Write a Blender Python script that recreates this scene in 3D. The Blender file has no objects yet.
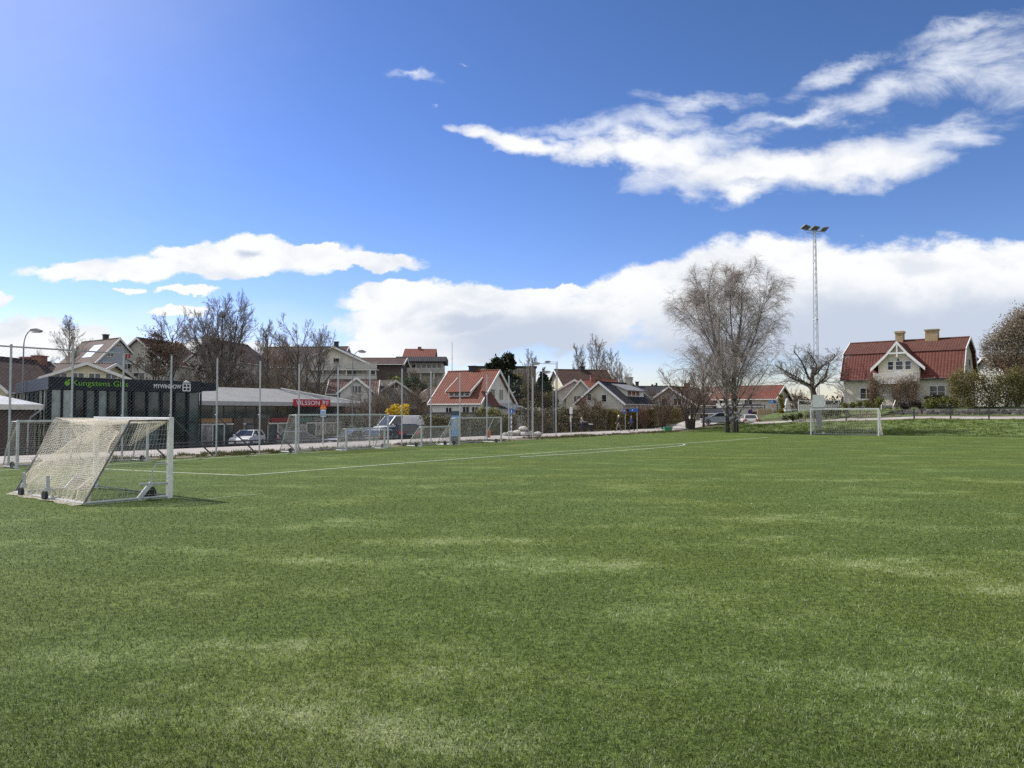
import bpy, math, random
import numpy as np
from mathutils import Vector, Matrix
R = math.radians
sc = bpy.context.scene
COL = sc.collection
# ------------------------------------------------------------------ camera
CAMH, F, PITCH = 2.13, 770.0, math.atan(28/770)
cam = bpy.data.objects.new('camera', bpy.data.cameras.new('camera')); COL.objects.link(cam)
cam.location = (0, 0, CAMH); cam.rotation_euler = (math.pi/2 + PITCH, 0, 0)
cam.data.sensor_width = 36; cam.data.lens = 36*F/1024; cam.data.clip_end = 6000; cam.data.clip_start = 0.1
sc.camera = cam
# ------------------------------------------------------------------ light
SUN_DIR = Vector((-0.885, 0.467, math.tan(R(44)))).normalized()
sun = bpy.data.objects.new('sun', bpy.data.lights.new('sun', 'SUN')); COL.objects.link(sun)
sun.data.energy = 4.2; sun.data.angle = R(0.5); sun.data.color = (1, .955, .88)
sun.rotation_euler = SUN_DIR.to_track_quat('Z', 'Y').to_euler()
sc.view_settings.view_transform = 'Standard'; sc.view_settings.look = 'None'
sc.view_settings.exposure = 0.50; sc.view_settings.gamma = 1
SKY_STRENGTH = 0.14
sc.cycles.max_bounces = 6; sc.cycles.diffuse_bounces = 3; sc.cycles.glossy_bounces = 3
sc.cycles.transparent_max_bounces = 12; sc.cycles.transmission_bounces = 4
sc.cycles.use_denoising = False; sc.cycles.sample_clamp_indirect = 6
sc.cycles.use_adaptive_sampling = True; sc.cycles.adaptive_threshold = 0.012; sc.cycles.adaptive_min_samples = 16

def ray(x, y):
    a, b = (x-512)/F, (384-y)/F
    s, c = math.sin(PITCH), math.cos(PITCH)
    return Vector((a, c - b*s, s + b*c))
def P(x, y, Y):                       # the point seen at pixel x, y at distance Y
    d = ray(x, y); return Vector((d.x*Y/d.y, Y, CAMH + d.z*Y/d.y))
def G(x, y, z=0.0):                   # the point seen at pixel x, y on level z
    d = ray(x, y); k = (z-CAMH)/d.z; return Vector((d.x*k, d.y*k, z))
def X(x, Y): return (x-512)/F*Y
def Z(y, Y): return P(512, y, Y).z

# ------------------------------------------------------------------ sky
w = bpy.data.worlds.new('World'); sc.world = w; w.use_nodes = True
nt = w.node_tree; nt.nodes.clear()
def N(nt, t, **kw):
    n = nt.nodes.new(t)
    for k, v in kw.items(): setattr(n, k, v)
    return n
def L(nt, a, b): nt.links.new(a, b)
def mth(nt, op, a, b=None, c=None, clamp=False):
    n = N(nt, 'ShaderNodeMath', operation=op, use_clamp=clamp)
    for i, v in enumerate((a, b, c)):
        if v is None: continue
        if isinstance(v, (int, float)): n.inputs[i].default_value = v
        else: L(nt, v, n.inputs[i])
    return n.outputs[0]
def sstep(nt, v, lo, hi):
    n = N(nt, 'ShaderNodeMapRange', interpolation_type='SMOOTHSTEP')
    L(nt, v, n.inputs[0]); n.inputs[1].default_value = lo; n.inputs[2].default_value = hi
    return n.outputs[0]
def mixc(nt, f, a, b):
    n = N(nt, 'ShaderNodeMix', data_type='RGBA')
    for s, v in ((n.inputs[0], f), (n.inputs[6], a), (n.inputs[7], b)):
        if isinstance(v, (int, float)): s.default_value = v
        elif isinstance(v, tuple): s.default_value = (*v[:3], 1)
        else: L(nt, v, s)
    return n.outputs[2]
sky = N(nt, 'ShaderNodeTexSky', sky_type='NISHITA', sun_disc=False)
sky.sun_elevation = math.asin(SUN_DIR.z); sky.sun_rotation = math.atan2(SUN_DIR.x, SUN_DIR.y)
sky.altitude = 100; sky.air_density = 1.0; sky.dust_density = 0.3; sky.ozone_density = 2.0
tc = N(nt, 'ShaderNodeTexCoord')
sep = N(nt, 'ShaderNodeSeparateXYZ'); L(nt, tc.outputs['Generated'], sep.inputs[0])
yy = mth(nt, 'MAXIMUM', sep.outputs[1], 0.06)
cu = mth(nt, 'DIVIDE', sep.outputs[0], yy); cw = mth(nt, 'DIVIDE', sep.outputs[2], yy)
uw = N(nt, 'ShaderNodeCombineXYZ'); L(nt, cu, uw.inputs[0]); L(nt, cw, uw.inputs[1])
UW = uw.outputs[0]
def warp(src, scale, amp, detail, seed):
    mp = N(nt, 'ShaderNodeMapping'); L(nt, UW, mp.inputs[0]); mp.inputs['Location'].default_value = (seed, -seed, seed*.3); mp.inputs['Scale'].default_value = (1, 1.5, 1)
    n = N(nt, 'ShaderNodeTexNoise'); L(nt, mp.outputs[0], n.inputs['Vector']); n.inputs['Scale'].default_value = scale; n.inputs['Detail'].default_value = detail; n.inputs['Roughness'].default_value = .6
    a = N(nt, 'ShaderNodeVectorMath', operation='SUBTRACT'); L(nt, n.outputs['Color'], a.inputs[0]); a.inputs[1].default_value = (.5, .5, .5)
    b = N(nt, 'ShaderNodeVectorMath', operation='MULTIPLY'); L(nt, a.outputs[0], b.inputs[0]); b.inputs[1].default_value = amp
    c = N(nt, 'ShaderNodeVectorMath', operation='ADD'); L(nt, src, c.inputs[0]); L(nt, b.outputs[0], c.inputs[1]); return c.outputs[0]
UWs = warp(warp(UW, 5.5, (.11, .055, 0), 3, 2.2), 24, (.05, .034, 0), 6, 7.7)
UWw = warp(warp(UW, 4.5, (.10, .07, 0), 4, 4.1), 17, (.09, .045, 0), 7, 1.9)
def cnoise(scale, detail, rough, sx=1.0, sy=1.0, seed=0.0, dist=0.0):
    m = N(nt, 'ShaderNodeMapping'); L(nt, UW, m.inputs[0])
    m.inputs['Scale'].default_value = (sx, sy, 1); m.inputs['Location'].default_value = (seed, seed*.7, seed)
    n = N(nt, 'ShaderNodeTexNoise'); L(nt, m.outputs[0], n.inputs['Vector'])
    n.inputs['Scale'].default_value = scale; n.inputs['Detail'].default_value = detail
    n.inputs['Roughness'].default_value = rough; n.inputs['Distortion'].default_value = dist
    return n.outputs[0]
def blobs(lst, src=None):
    out = None; src = src or UWs
    for b in lst:
        cx, cy, rx, ry = b[:4]; rot = b[4] if len(b) > 4 else 0
        wgt = b[5] if len(b) > 5 else 1.0
        d = ray(cx, cy)
        p = (d.x/d.y, d.z/d.y); ca, sa = math.cos(R(rot)), math.sin(R(rot)); e1 = (ca*F/rx, sa*F/rx, 0); e2 = (-sa*F/ry, ca*F/ry, 0)
        if rot == 0:
            m = N(nt, 'ShaderNodeVectorMath', operation='MULTIPLY_ADD'); L(nt, src, m.inputs[0]); m.inputs[1].default_value = (F/rx, F/ry, 0); m.inputs[2].default_value = (-p[0]*F/rx, -p[1]*F/ry, 0)
        else:
            m = N(nt, 'ShaderNodeCombineXYZ')
            for k_, e_ in ((0, e1), (1, e2)):
                q_ = N(nt, 'ShaderNodeVectorMath', operation='DOT_PRODUCT'); L(nt, src, q_.inputs[0]); q_.inputs[1].default_value = e_
                L(nt, mth(nt, 'SUBTRACT', q_.outputs['Value'], p[0]*e_[0]+p[1]*e_[1]), m.inputs[k_])
        ln = N(nt, 'ShaderNodeVectorMath', operation='LENGTH'); L(nt, m.outputs[0], ln.inputs[0])
        v = mth(nt, 'SUBTRACT', wgt, ln.outputs['Value'])
        out = v if out is None else mth(nt, 'MAXIMUM', out, v)
    return out
LOW = [(235,262,150,19,3), (250,254,75,18), (120,270,90,10,2), (360,262,75,11,-1), (190,250,40,10), (310,252,45,9),
  (133,291,19,4), (187,292,30,5), (4,303,18,9), (185,312,38,6), (371,337,12,6), (20,340,110,24), (230,352,120,10,0,.8),
  (430,302,95,22), (470,325,140,34), (560,325,110,34), (640,300,80,36,12), (720,285,95,40,12), (800,290,120,52), (900,290,150,52),
  (1010,285,160,52), (1200,280,260,60), (430,350,90,16), (575,291,28,8), (400,290,45,11), (520,300,60,16), (1005,318,22,14), (915,328,55,8),
  (800,330,230,42,0,.92), (960,330,210,50,0,.92)]
SOLID = [(725,172,100,28), (835,168,115,24,1), (680,158,66,18,-6), (740,188,66,12), (588,152,38,13,4), (640,150,55,13), (520,140,58,11,-14), (475,130,34,8,-8), (770,170,90,26)]
WISP = [(580,126,70,11,6), (655,122,75,15), (690,102,65,12), (700,138,90,14), (905,145,100,20,4), (960,135,70,20,10), (880,95,95,18,20),
  (950,72,100,30,16), (1010,70,70,46), (960,34,80,14,14), (850,72,60,10,18), (800,118,70,9,10), (405,75,26,6,-10), (424,110,5,4,0,.8), (1100,60,120,60),
  (560,140,40,9), (915,160,60,14), (465,70,12,2,0,.8)]
n1 = cnoise(14, 12, .62, 1, 1.7, 3.1, .25); n2 = cnoise(3.2, 3, .5, 1, 2.2, 9.4)
n3 = cnoise(11, 12, .68, .7, 1.7, 5.7, .6)
# a large warp so the outlines are not ellipses
vl = mth(nt, 'ADD', blobs(LOW), mth(nt, 'MULTIPLY', mth(nt, 'SUBTRACT', n1, .5), .75))
vl = mth(nt, 'ADD', vl, mth(nt, 'MULTIPLY', mth(nt, 'SUBTRACT', n2, .5), .4))
vs = mth(nt, 'ADD', blobs(SOLID), mth(nt, 'MULTIPLY', mth(nt, 'SUBTRACT', n1, .5), 1.5))
vs = mth(nt, 'ADD', vs, mth(nt, 'MULTIPLY', mth(nt, 'SUBTRACT', n2, .5), .5))
a_s = mth(nt, 'POWER', sstep(nt, vs, -.22, .70), .75)
a_s = mth(nt, 'MAXIMUM', a_s, sstep(nt, vl, -.02, .26))
vw = mth(nt, 'ADD', blobs(WISP, UWw), mth(nt, 'MULTIPLY', mth(nt, 'SUBTRACT', n3, .5), 2.6))
a_w = mth(nt, 'MULTIPLY', sstep(nt, vw, -.15, 1.25), .8)
SHADE = [(540,345,140,40,0,1.1), (700,352,130,38), (850,338,230,50,0,1.15), (1010,334,200,48,0,1.15), (250,258,30,9,0,.8), (470,322,60,18), (900,360,300,50,0,1.2), (760,180,60,8,0,.5)]
vg = mth(nt, 'ADD', blobs(SHADE), mth(nt, 'MULTIPLY', mth(nt, 'SUBTRACT', cnoise(5, 6, .55, 1, 2, 1.3), .5), .9))
g_s = mth(nt, 'MAXIMUM', sstep(nt, vg, -.15, .75), mth(nt, 'MULTIPLY', sstep(nt, cnoise(10, 9, .6, 1, 1.8, 6.6, .3), .44, .70), .5))
hs = N(nt, 'ShaderNodeHueSaturation'); hs.inputs['Saturation'].default_value = 1.08; hs.inputs['Value'].default_value = 1.0
tint = N(nt, 'ShaderNodeMix', data_type='RGBA', blend_type='MULTIPLY'); tint.inputs[0].default_value = 1
L(nt, sky.outputs[0], tint.inputs[6]); tint.inputs[7].default_value = (.66, .64, .76, 1); L(nt, tint.outputs[2], hs.inputs['Color'])
K = 1/SKY_STRENGTH
K2 = SKY_STRENGTH*2**.42            # deeper contrast between the glow round the sun and the far blue
sr = N(nt, 'ShaderNodeSeparateColor'); L(nt, hs.outputs[0], sr.inputs[0]); cr = N(nt, 'ShaderNodeCombineColor')
for i_, (a_, g_) in enumerate(((1.19, 1.32), (1.14, 1.28), (1.18, 1.55))):
    L(nt, mth(nt, 'MULTIPLY', mth(nt, 'POWER', mth(nt, 'MULTIPLY', sr.outputs[i_], K2), g_), a_/K2/2**.08), cr.inputs[i_])
cl = mixc(nt, g_s, (.70*K, .71*K, .72*K), (.415*K, .465*K, .555*K))
c1 = mixc(nt, mth(nt, 'MAXIMUM', a_w, 0), cr.outputs[0], (.66*K, .69*K, .74*K))
veil = mth(nt, 'MAXIMUM', mth(nt, 'MULTIPLY', sstep(nt, blobs([(-20, -40, 420, 360)], UWw), 0, 1.0), .22), mth(nt, 'MULTIPLY', sstep(nt, blobs([(120, 335, 330, 45), (560, 372, 160, 26)], UWw), 0, .8), mth(nt, 'MULTIPLY', n3, .55)))
c1 = mixc(nt, veil, c1, (.68*K, .71*K, .76*K))
c2 = mixc(nt, a_s, c1, cl)
# unseen broken white cloud added behind the camera as neutral fill light
nb_ = N(nt, 'ShaderNodeTexNoise'); L(nt, tc.outputs['Generated'], nb_.inputs['Vector']); nb_.inputs['Scale'].default_value = 3.2; nb_.inputs['Detail'].default_value = 7
back = mth(nt, 'MULTIPLY', sstep(nt, sep.outputs[1], .15, -.25), sstep(nt, nb_.outputs[0], .36, .56))
back = mth(nt, 'MULTIPLY', back, sstep(nt, sep.outputs[2], -.02, .05))
c2 = mixc(nt, back, c2, (.80*K, .79*K, .77*K))
bg = N(nt, 'ShaderNodeBackground'); L(nt, c2, bg.inputs[0]); bg.inputs[1].default_value = SKY_STRENGTH
wo = N(nt, 'ShaderNodeOutputWorld'); L(nt, bg.outputs[0], wo.inputs[0])

# ------------------------------------------------------------------ helpers: objects
def tag(o, label=None, cat=None, group=None, kind=None):
    if label: o['label'] = label
    if cat: o['category'] = cat
    if group: o['group'] = group
    if kind: o['kind'] = kind
    return o
def empty(name, loc, rz=0.0, label=None, cat=None, group=None):
    o = bpy.data.objects.new(name, None); COL.objects.link(o)
    o.location = loc; o.rotation_euler = (0, 0, rz); o.empty_display_size = .3
    return tag(o, label, cat, group)
def copy_tree(o, parent=None):
    c = o.copy(); COL.objects.link(c); c.parent = parent
    for ch in list(o.children): copy_tree(ch, c)
    return c
def dup(o, loc, rz=0.0, s=None, label=None, group=None):
    c = copy_tree(o); c.location = loc; c.rotation_euler = (0, 0, rz)
    if s is not None: c.scale = s if isinstance(s, tuple) else (s, s, s)
    if label: c['label'] = label
    if group: c['group'] = group
    return c
def fast_mesh(name, V, quads=None, tris=None, smooth=False, mi=None):
    me = bpy.data.meshes.new(name)
    V = np.asarray(V, dtype=np.float32).reshape(-1, 3)
    parts, starts, tot = [], [], 0
    nq = 0 if quads is None else len(quads); n3_ = 0 if tris is None else len(tris)
    if nq: parts.append(np.asarray(quads, np.int32).ravel()); starts.append(np.arange(nq)*4); tot = nq*4
    if n3_: parts.append(np.asarray(tris, np.int32).ravel()); starts.append(tot + np.arange(n3_)*3)
    li = np.concatenate(parts); st = np.concatenate(starts).astype(np.int32)
    me.vertices.add(len(V)); me.vertices.foreach_set('co', V.ravel())
    me.loops.add(len(li)); me.loops.foreach_set('vertex_index', li)
    me.polygons.add(len(st)); me.polygons.foreach_set('loop_start', st)
    if mi is not None: me.polygons.foreach_set('material_index', np.asarray(mi, np.int32))
    me.polygons.foreach_set('use_smooth', np.full(len(st), smooth))
    me.update(calc_edges=True); return me
def link(name, me, mats, parent=None):
    for m in (mats if isinstance(mats, (list, tuple)) else [mats]): me.materials.append(m)
    o = bpy.data.objects.new(name, me); COL.objects.link(o); o.parent = parent
    return o
def tubes(PT, RD, s=3, base=0):
    """PT n,k,3 polylines, RD n,k radii -> verts, quads"""
    PT = np.asarray(PT, float); n, k, _ = PT.shape
    T = np.empty_like(PT); T[:, 1:-1] = PT[:, 2:]-PT[:, :-2]; T[:, 0] = PT[:, 1]-PT[:, 0]; T[:, -1] = PT[:, -1]-PT[:, -2]
    T /= np.linalg.norm(T, axis=2, keepdims=True)+1e-9
    D = PT[:, -1]-PT[:, 0]; D = D/(np.linalg.norm(D, axis=1, keepdims=True)+1e-9)
    ref = np.where(np.abs(D[:, 2:3]) < .8, np.array([[0, 0, 1.]]), np.array([[1., 0.1, 0]]))[:, None, :]
    A = np.cross(T, np.broadcast_to(ref, T.shape)); A /= np.linalg.norm(A, axis=2, keepdims=True)+1e-9
    B = np.cross(T, A)
    ang = np.arange(s)*2*math.pi/s
    V = PT[:, :, None, :] + RD[:, :, None, None]*(A[:, :, None, :]*np.cos(ang)[None, None, :, None] + B[:, :, None, :]*np.sin(ang)[None, None, :, None])
    idx = base + np.arange(n*k*s).reshape(n, k, s)
    a = idx[:, :-1]; b = idx[:, 1:]
    Q = np.stack([a, np.roll(a, -1, 2), np.roll(b, -1, 2), b], -1).reshape(-1, 4)
    return V.reshape(-1, 3), Q
class MB:
    def __init__(s): s.v = []; s.f = []; s.m = []
    def add(s, vs, fs, m=0, M=None):
        o = len(s.v)
        for p in vs: s.v.append(tuple(M @ Vector(p)) if M is not None else tuple(p))
        for f in fs: s.f.append(tuple(i+o for i in f)); s.m.append(m)
        return s
    def box(s, x0, x1, y0, y1, z0, z1, m=0, M=None):
        vs = [(x, y, z) for z in (z0, z1) for y in (y0, y1) for x in (x0, x1)]
        return s.add(vs, [(0,2,3,1), (4,5,7,6), (0,1,5,4), (2,6,7,3), (0,4,6,2), (1,3,7,5)], m, M)
    def cbox(s, c, d, m=0, rz=0, rx=0, ry=0):
        M = Matrix.Translation(Vector(c)) @ Matrix.Rotation(rz, 4, 'Z') @ Matrix.Rotation(ry, 4, 'Y') @ Matrix.Rotation(rx, 4, 'X')
        return s.box(-d[0]/2, d[0]/2, -d[1]/2, d[1]/2, -d[2]/2, d[2]/2, m, M)
    def tube(s, pts, r, n=8, m=0, cap=True):
        rr = r if hasattr(r, '__len__') else [r]*len(pts)
        V, Q = tubes(np.array([[tuple(p) for p in pts]]), np.array([rr]), n)
        fs = [tuple(q) for q in Q.tolist()]
        if cap: fs += [tuple(range(n))[::-1], tuple(range(len(V)-n, len(V)))]
        return s.add(V.tolist(), fs, m)
    def prism(s, prof, axis, a0, a1, m=0, M=None):
        """extrude a polygon along axis ('x','y','z')"""
        def mk(p, a): return {'x': (a, p[0], p[1]), 'y': (p[0], a, p[1]), 'z': (p[0], p[1], a)}[axis]
        n = len(prof); vs = [mk(p, a0) for p in prof]+[mk(p, a1) for p in prof]
        fs = [tuple(range(n)), tuple(range(2*n-1, n-1, -1))]+[(i, i+n, (i+1) % n+n, (i+1) % n) for i in range(n)]
        return s.add(vs, fs, m, M)
    def lathe(s, prof, n=16, m=0, M=None, axis='z'):
        vs = []
        for r, h in prof:
            for i in range(n):
                a = 2*math.pi*i/n; x, y = r*math.cos(a), r*math.sin(a)
                vs.append((x, y, h) if axis == 'z' else ((x, h, y) if axis == 'y' else (h, x, y)))
        k = len(prof); fs = []
        for j in range(k-1):
            for i in range(n): fs.append((j*n+i, j*n+(i+1) % n, (j+1)*n+(i+1) % n, (j+1)*n+i))
        fs += [tuple(range(n))[::-1], tuple((k-1)*n+i for i in range(n))]
        return s.add(vs, fs, m, M)
    def poly(s, vs, m=0, M=None): return s.add(vs, [tuple(range(len(vs)))], m, M)
    def slab(s, quad, t, m=0):
        """a quad given thickness t along its normal (downwards)"""
        q = [Vector(p) for p in quad]; nn = (q[1]-q[0]).cross(q[2]-q[0]).normalized()
        if nn.z < 0: nn = -nn
        vs = q+[p-nn*t for p in q]; k = len(q)
        return s.add(vs, [tuple(range(k)), tuple(range(2*k-1, k-1, -1))]+[(i, i+k, (i+1) % k+k, (i+1) % k) for i in range(k)], m)
    def build(s, name, mats, parent=None, smooth=False, bevel=0):
        me = bpy.data.meshes.new(name); me.from_pydata(s.v, [], s.f)
        me.polygons.foreach_set('material_index', s.m)
        if smooth: me.polygons.foreach_set('use_smooth', [True]*len(s.f))
        me.update()
        import bmesh
        bm = bmesh.new(); bm.from_mesh(me); bmesh.ops.recalc_face_normals(bm, faces=bm.faces)
        if bevel: 
            bmesh.ops.remove_doubles(bm, verts=bm.verts, dist=1e-5)
            bmesh.ops.bevel(bm, geom=list(bm.edges), offset=bevel, segments=2, affect='EDGES', profile=.5, clamp_overlap=True)
        bm.to_mesh(me); bm.free()
        return link(name, me, mats, parent)

# ------------------------------------------------------------------ helpers: materials
MATS = {}
def mat(name, col, rough=.7, var=.18, scale=3.0, metal=0.0, bump=0.0, bscale=40.0, spec=.5, col2=None, detail=5):
    if name in MATS: return MATS[name]
    m = bpy.data.materials.new(name); m.use_nodes = True; t = m.node_tree; b = t.nodes['Principled BSDF']
    b.inputs['Roughness'].default_value = rough; b.inputs['Metallic'].default_value = metal
    b.inputs['Specular IOR Level'].default_value = spec
    c = N(t, 'ShaderNodeTexCoord'); n = N(t, 'ShaderNodeTexNoise'); L(t, c.outputs['Object'], n.inputs['Vector'])
    n.inputs['Scale'].default_value = scale; n.inputs['Detail'].default_value = detail; n.inputs['Roughness'].default_value = .65
    lo = tuple(v*(1-var) for v in col); hi = tuple(min(1, v*(1+var)) for v in (col2 or col))
    L(t, mixc(t, sstep(t, n.outputs[0], .3, .7), lo, hi), b.inputs['Base Color'])
    if bump:
        n2_ = N(t, 'ShaderNodeTexNoise'); L(t, c.outputs['Object'], n2_.inputs['Vector'])
        n2_.inputs['Scale'].default_value = bscale; n2_.inputs['Detail'].default_value = 4
        bp = N(t, 'ShaderNodeBump'); bp.inputs['Strength'].default_value = bump; bp.inputs['Distance'].default_value = .03
        L(t, n2_.outputs[0], bp.inputs['Height']); L(t, bp.outputs[0], b.inputs['Normal'])
    MATS[name] = m; return m
def tile_mat(name, col, col2, wx=.3, wz=.3, axis='X'):
    """clay tiles in courses: each tile its own tone, rounded across, stepped at its lower edge"""
    if name in MATS: return MATS[name]
    m = bpy.data.materials.new(name); m.use_nodes = True; t = m.node_tree; b = t.nodes['Principled BSDF']
    b.inputs['Roughness'].default_value = .75
    c = N(t, 'ShaderNodeTexCoord'); sp = N(t, 'ShaderNodeSeparateXYZ'); L(t, c.outputs['Object'], sp.inputs[0])
    x = mth(t, 'DIVIDE', sp.outputs[axis], wx); z = mth(t, 'DIVIDE', sp.outputs['Z'], wz)
    fx = mth(t, 'FLOOR', x); fz = mth(t, 'FLOOR', z)
    cb = N(t, 'ShaderNodeCombineXYZ'); L(t, fx, cb.inputs[0]); L(t, fz, cb.inputs[1])
    wn = N(t, 'ShaderNodeTexWhiteNoise', noise_dimensions='2D'); L(t, cb.outputs[0], wn.inputs['Vector'])
    n = N(t, 'ShaderNodeTexNoise'); L(t, c.outputs['Object'], n.inputs['Vector']); n.inputs['Scale'].default_value = .9; n.inputs['Detail'].default_value = 6
    f = mth(t, 'ADD', mth(t, 'MULTIPLY', wn.outputs[0], .5), mth(t, 'MULTIPLY', n.outputs[0], .6))
    base = mixc(t, mth(t, 'SUBTRACT', f, .1, clamp=True), col, col2); b.inputs['Specular IOR Level'].default_value = .2
    L(t, base, b.inputs['Base Color'])
    hx = mth(t, 'ABSOLUTE', mth(t, 'SINE', mth(t, 'MULTIPLY', x, math.pi)))
    hz = mth(t, 'SUBTRACT', 1.0, mth(t, 'FRACT', z))
    h = mth(t, 'ADD', mth(t, 'MULTIPLY', hx, .6), hz)
    bp = N(t, 'ShaderNodeBump'); bp.inputs['Strength'].default_value = .9; bp.inputs['Distance'].default_value = .06
    L(t, h, bp.inputs['Height']); L(t, bp.outputs[0], b.inputs['Normal'])
    MATS[name] = m; return m
def board_mat(name, col, pitch=.16, axis='Z', var=.08):
    """boarded wall: a groove every pitch metres"""
    if name in MATS: return MATS[name]
    m = mat(name, col, .65, var, 1.3); t = m.node_tree; b = t.nodes['Principled BSDF']
    c = N(t, 'ShaderNodeTexCoord'); sp = N(t, 'ShaderNodeSeparateXYZ'); L(t, c.outputs['Object'], sp.inputs[0])
    src = sp.outputs['Z'] if axis == 'Z' else mth(t, 'ADD', sp.outputs['X'], sp.outputs['Y'])
    fr = mth(t, 'FRACT', mth(t, 'DIVIDE', src, pitch))
    h = sstep(t, fr, 0, .18)
    bp = N(t, 'ShaderNodeBump'); bp.inputs['Strength'].default_value = .25; bp.inputs['Distance'].default_value = .008
    L(t, h, bp.inputs['Height']); L(t, bp.outputs[0], b.inputs['Normal'])
    return m
def leaf_mat(name, col, col2, trans=.25):
    if name in MATS: return MATS[name]
    m = bpy.data.materials.new(name); m.use_nodes = True; t = m.node_tree; b = t.nodes['Principled BSDF']
    b.inputs['Roughness'].default_value = .6; b.inputs['Specular IOR Level'].default_value = .25
    g = N(t, 'ShaderNodeNewGeometry'); c = mixc(t, g.outputs['Random Per Island'], col, col2)
    L(t, c, b.inputs['Base Color'])
    tr = N(t, 'ShaderNodeBsdfTranslucent'); L(t, c, tr.inputs[0])
    mx = N(t, 'ShaderNodeMixShader'); mx.inputs[0].default_value = trans
    L(t, b.outputs[0], mx.inputs[1]); L(t, tr.outputs[0], mx.inputs[2]); L(t, mx.outputs[0], t.nodes['Material Output'].inputs[0])
    MATS[name] = m; return m
white = mat('white_paint', (.72, .72, .69), .5, .08)
offwhite = mat('weathered_white', (.60, .59, .54), .6, .12)
glass = mat('window_glass', (.025, .03, .035), .06, .3, 1.2, spec=.6)
curtain = mat('curtained_glass', (.22, .26, .27), .2, .25, 2.0)
galv = mat('galvanised_steel', (.42, .44, .46), .45, .12, 6, metal=.35)
darksteel = mat('dark_steel', (.05, .055, .06), .5, .2, 5)
black = mat('black_rubber', (.02, .02, .021), .7, .2, 8)
concrete = mat('concrete', (.36, .35, .33), .85, .15, 1.5, bump=.3)
brickred = mat('chimney_brick', (.23, .11, .085), .85, .25, 6, bump=.4)
# ------------------------------------------------------------------ terrain
U = np.array([.577, .817]); NN = np.array([-.817, .577]); P0 = np.array([-14.3, 37.3])
def st(p): q = np.array([p[0], p[1]])-P0; return float(q@NN), float(q@U)     # metres outside the fence, metres along it
def W(s, t, z=0.0): q = P0+NN*s+U*t; return Vector((q[0], q[1], z))
def smooth(v, a, b): k = np.clip((v-a)/(b-a), 0, 1); return k*k*(3-2*k)
def hz(x, y):
    x = np.asarray(x, float); y = np.asarray(y, float)
    s = (x-P0[0])*NN[0]+(y-P0[1])*NN[1]; t = (x-P0[0])*U[0]+(y-P0[1])*U[1]
    z = -.95*smooth(s, 9, 12)*(1-smooth(t, 22, 36))
    z = z + 6.2*smooth(s, 30, 62)*(1-.55*smooth(t, 80, 130)) + 4*smooth(s, 70, 140)*(1-smooth(t, 60, 110))
    hb = np.clip((x-14)/30, 0, 1)
    z = z + hb*1.75*np.clip((t-57.5)/15.5, 0, 1) + .95*np.clip((x-18)/20, 0, 1)*smooth(t, 73.2, 76)
    und = .04*np.sin(x*.7+1.3*np.sin(y*.31))*np.sin(y*.53)
    z = z + und*(np.maximum(smooth(s, .2, .8)*(1-smooth(s, 1.6, 2.1)), np.maximum(smooth(s, 9, 11), smooth(t, 57, 58))))
    return z
def H(x, y): return float(hz(x, y))
def grid(xs, ys, off=0.0):
    A, B = np.meshgrid(xs, ys); z = hz(A, B)+off
    V = np.stack([A, B, z], -1).reshape(-1, 3); n, m = len(ys), len(xs)
    i = np.arange(n*m).reshape(n, m)
    return V, np.stack([i[:-1, :-1], i[:-1, 1:], i[1:, 1:], i[1:, :-1]], -1).reshape(-1, 4)
def ground_mat():
    m = bpy.data.materials.new('rough_ground'); m.use_nodes = True; t = m.node_tree; b = t.nodes['Principled BSDF']
    b.inputs['Roughness'].default_value = .95; b.inputs['Specular IOR Level'].default_value = .15
    c = N(t, 'ShaderNodeTexCoord')
    def ns(sc_, d=6):
        n = N(t, 'ShaderNodeTexNoise'); L(t, c.outputs['Object'], n.inputs['Vector']); n.inputs['Scale'].default_value = sc_; n.inputs['Detail'].default_value = d
        return n.outputs[0]
    a = mixc(t, sstep(t, ns(.25), .35, .65), (.075, .085, .03), (.12, .10, .06))
    a = mixc(t, sstep(t, ns(3.5), .45, .65), a, (.04, .045, .022))
    L(t, a, b.inputs['Base Color'])
    bp = N(t, 'ShaderNodeBump'); bp.inputs['Strength'].default_value = .9; bp.inputs['Distance'].default_value = .15
    L(t, ns(5), bp.inputs['Height']); L(t, bp.outputs[0], b.inputs['Normal']); return m
xs = np.concatenate([[-2500, -900, -400, -240, -170, -130], np.arange(-110, 111, 2.0), [130, 170, 240, 400, 900, 2500]])
ys = np.concatenate([[-600, -200, -80, -30], np.arange(0, 171, 2.0), [185, 210, 260, 400, 900, 3000]])
V, Q = grid(xs, ys, -.03)
tag(link('ground', fast_mesh('ground', V, Q, smooth=True), ground_mat()), kind='structure')

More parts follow.
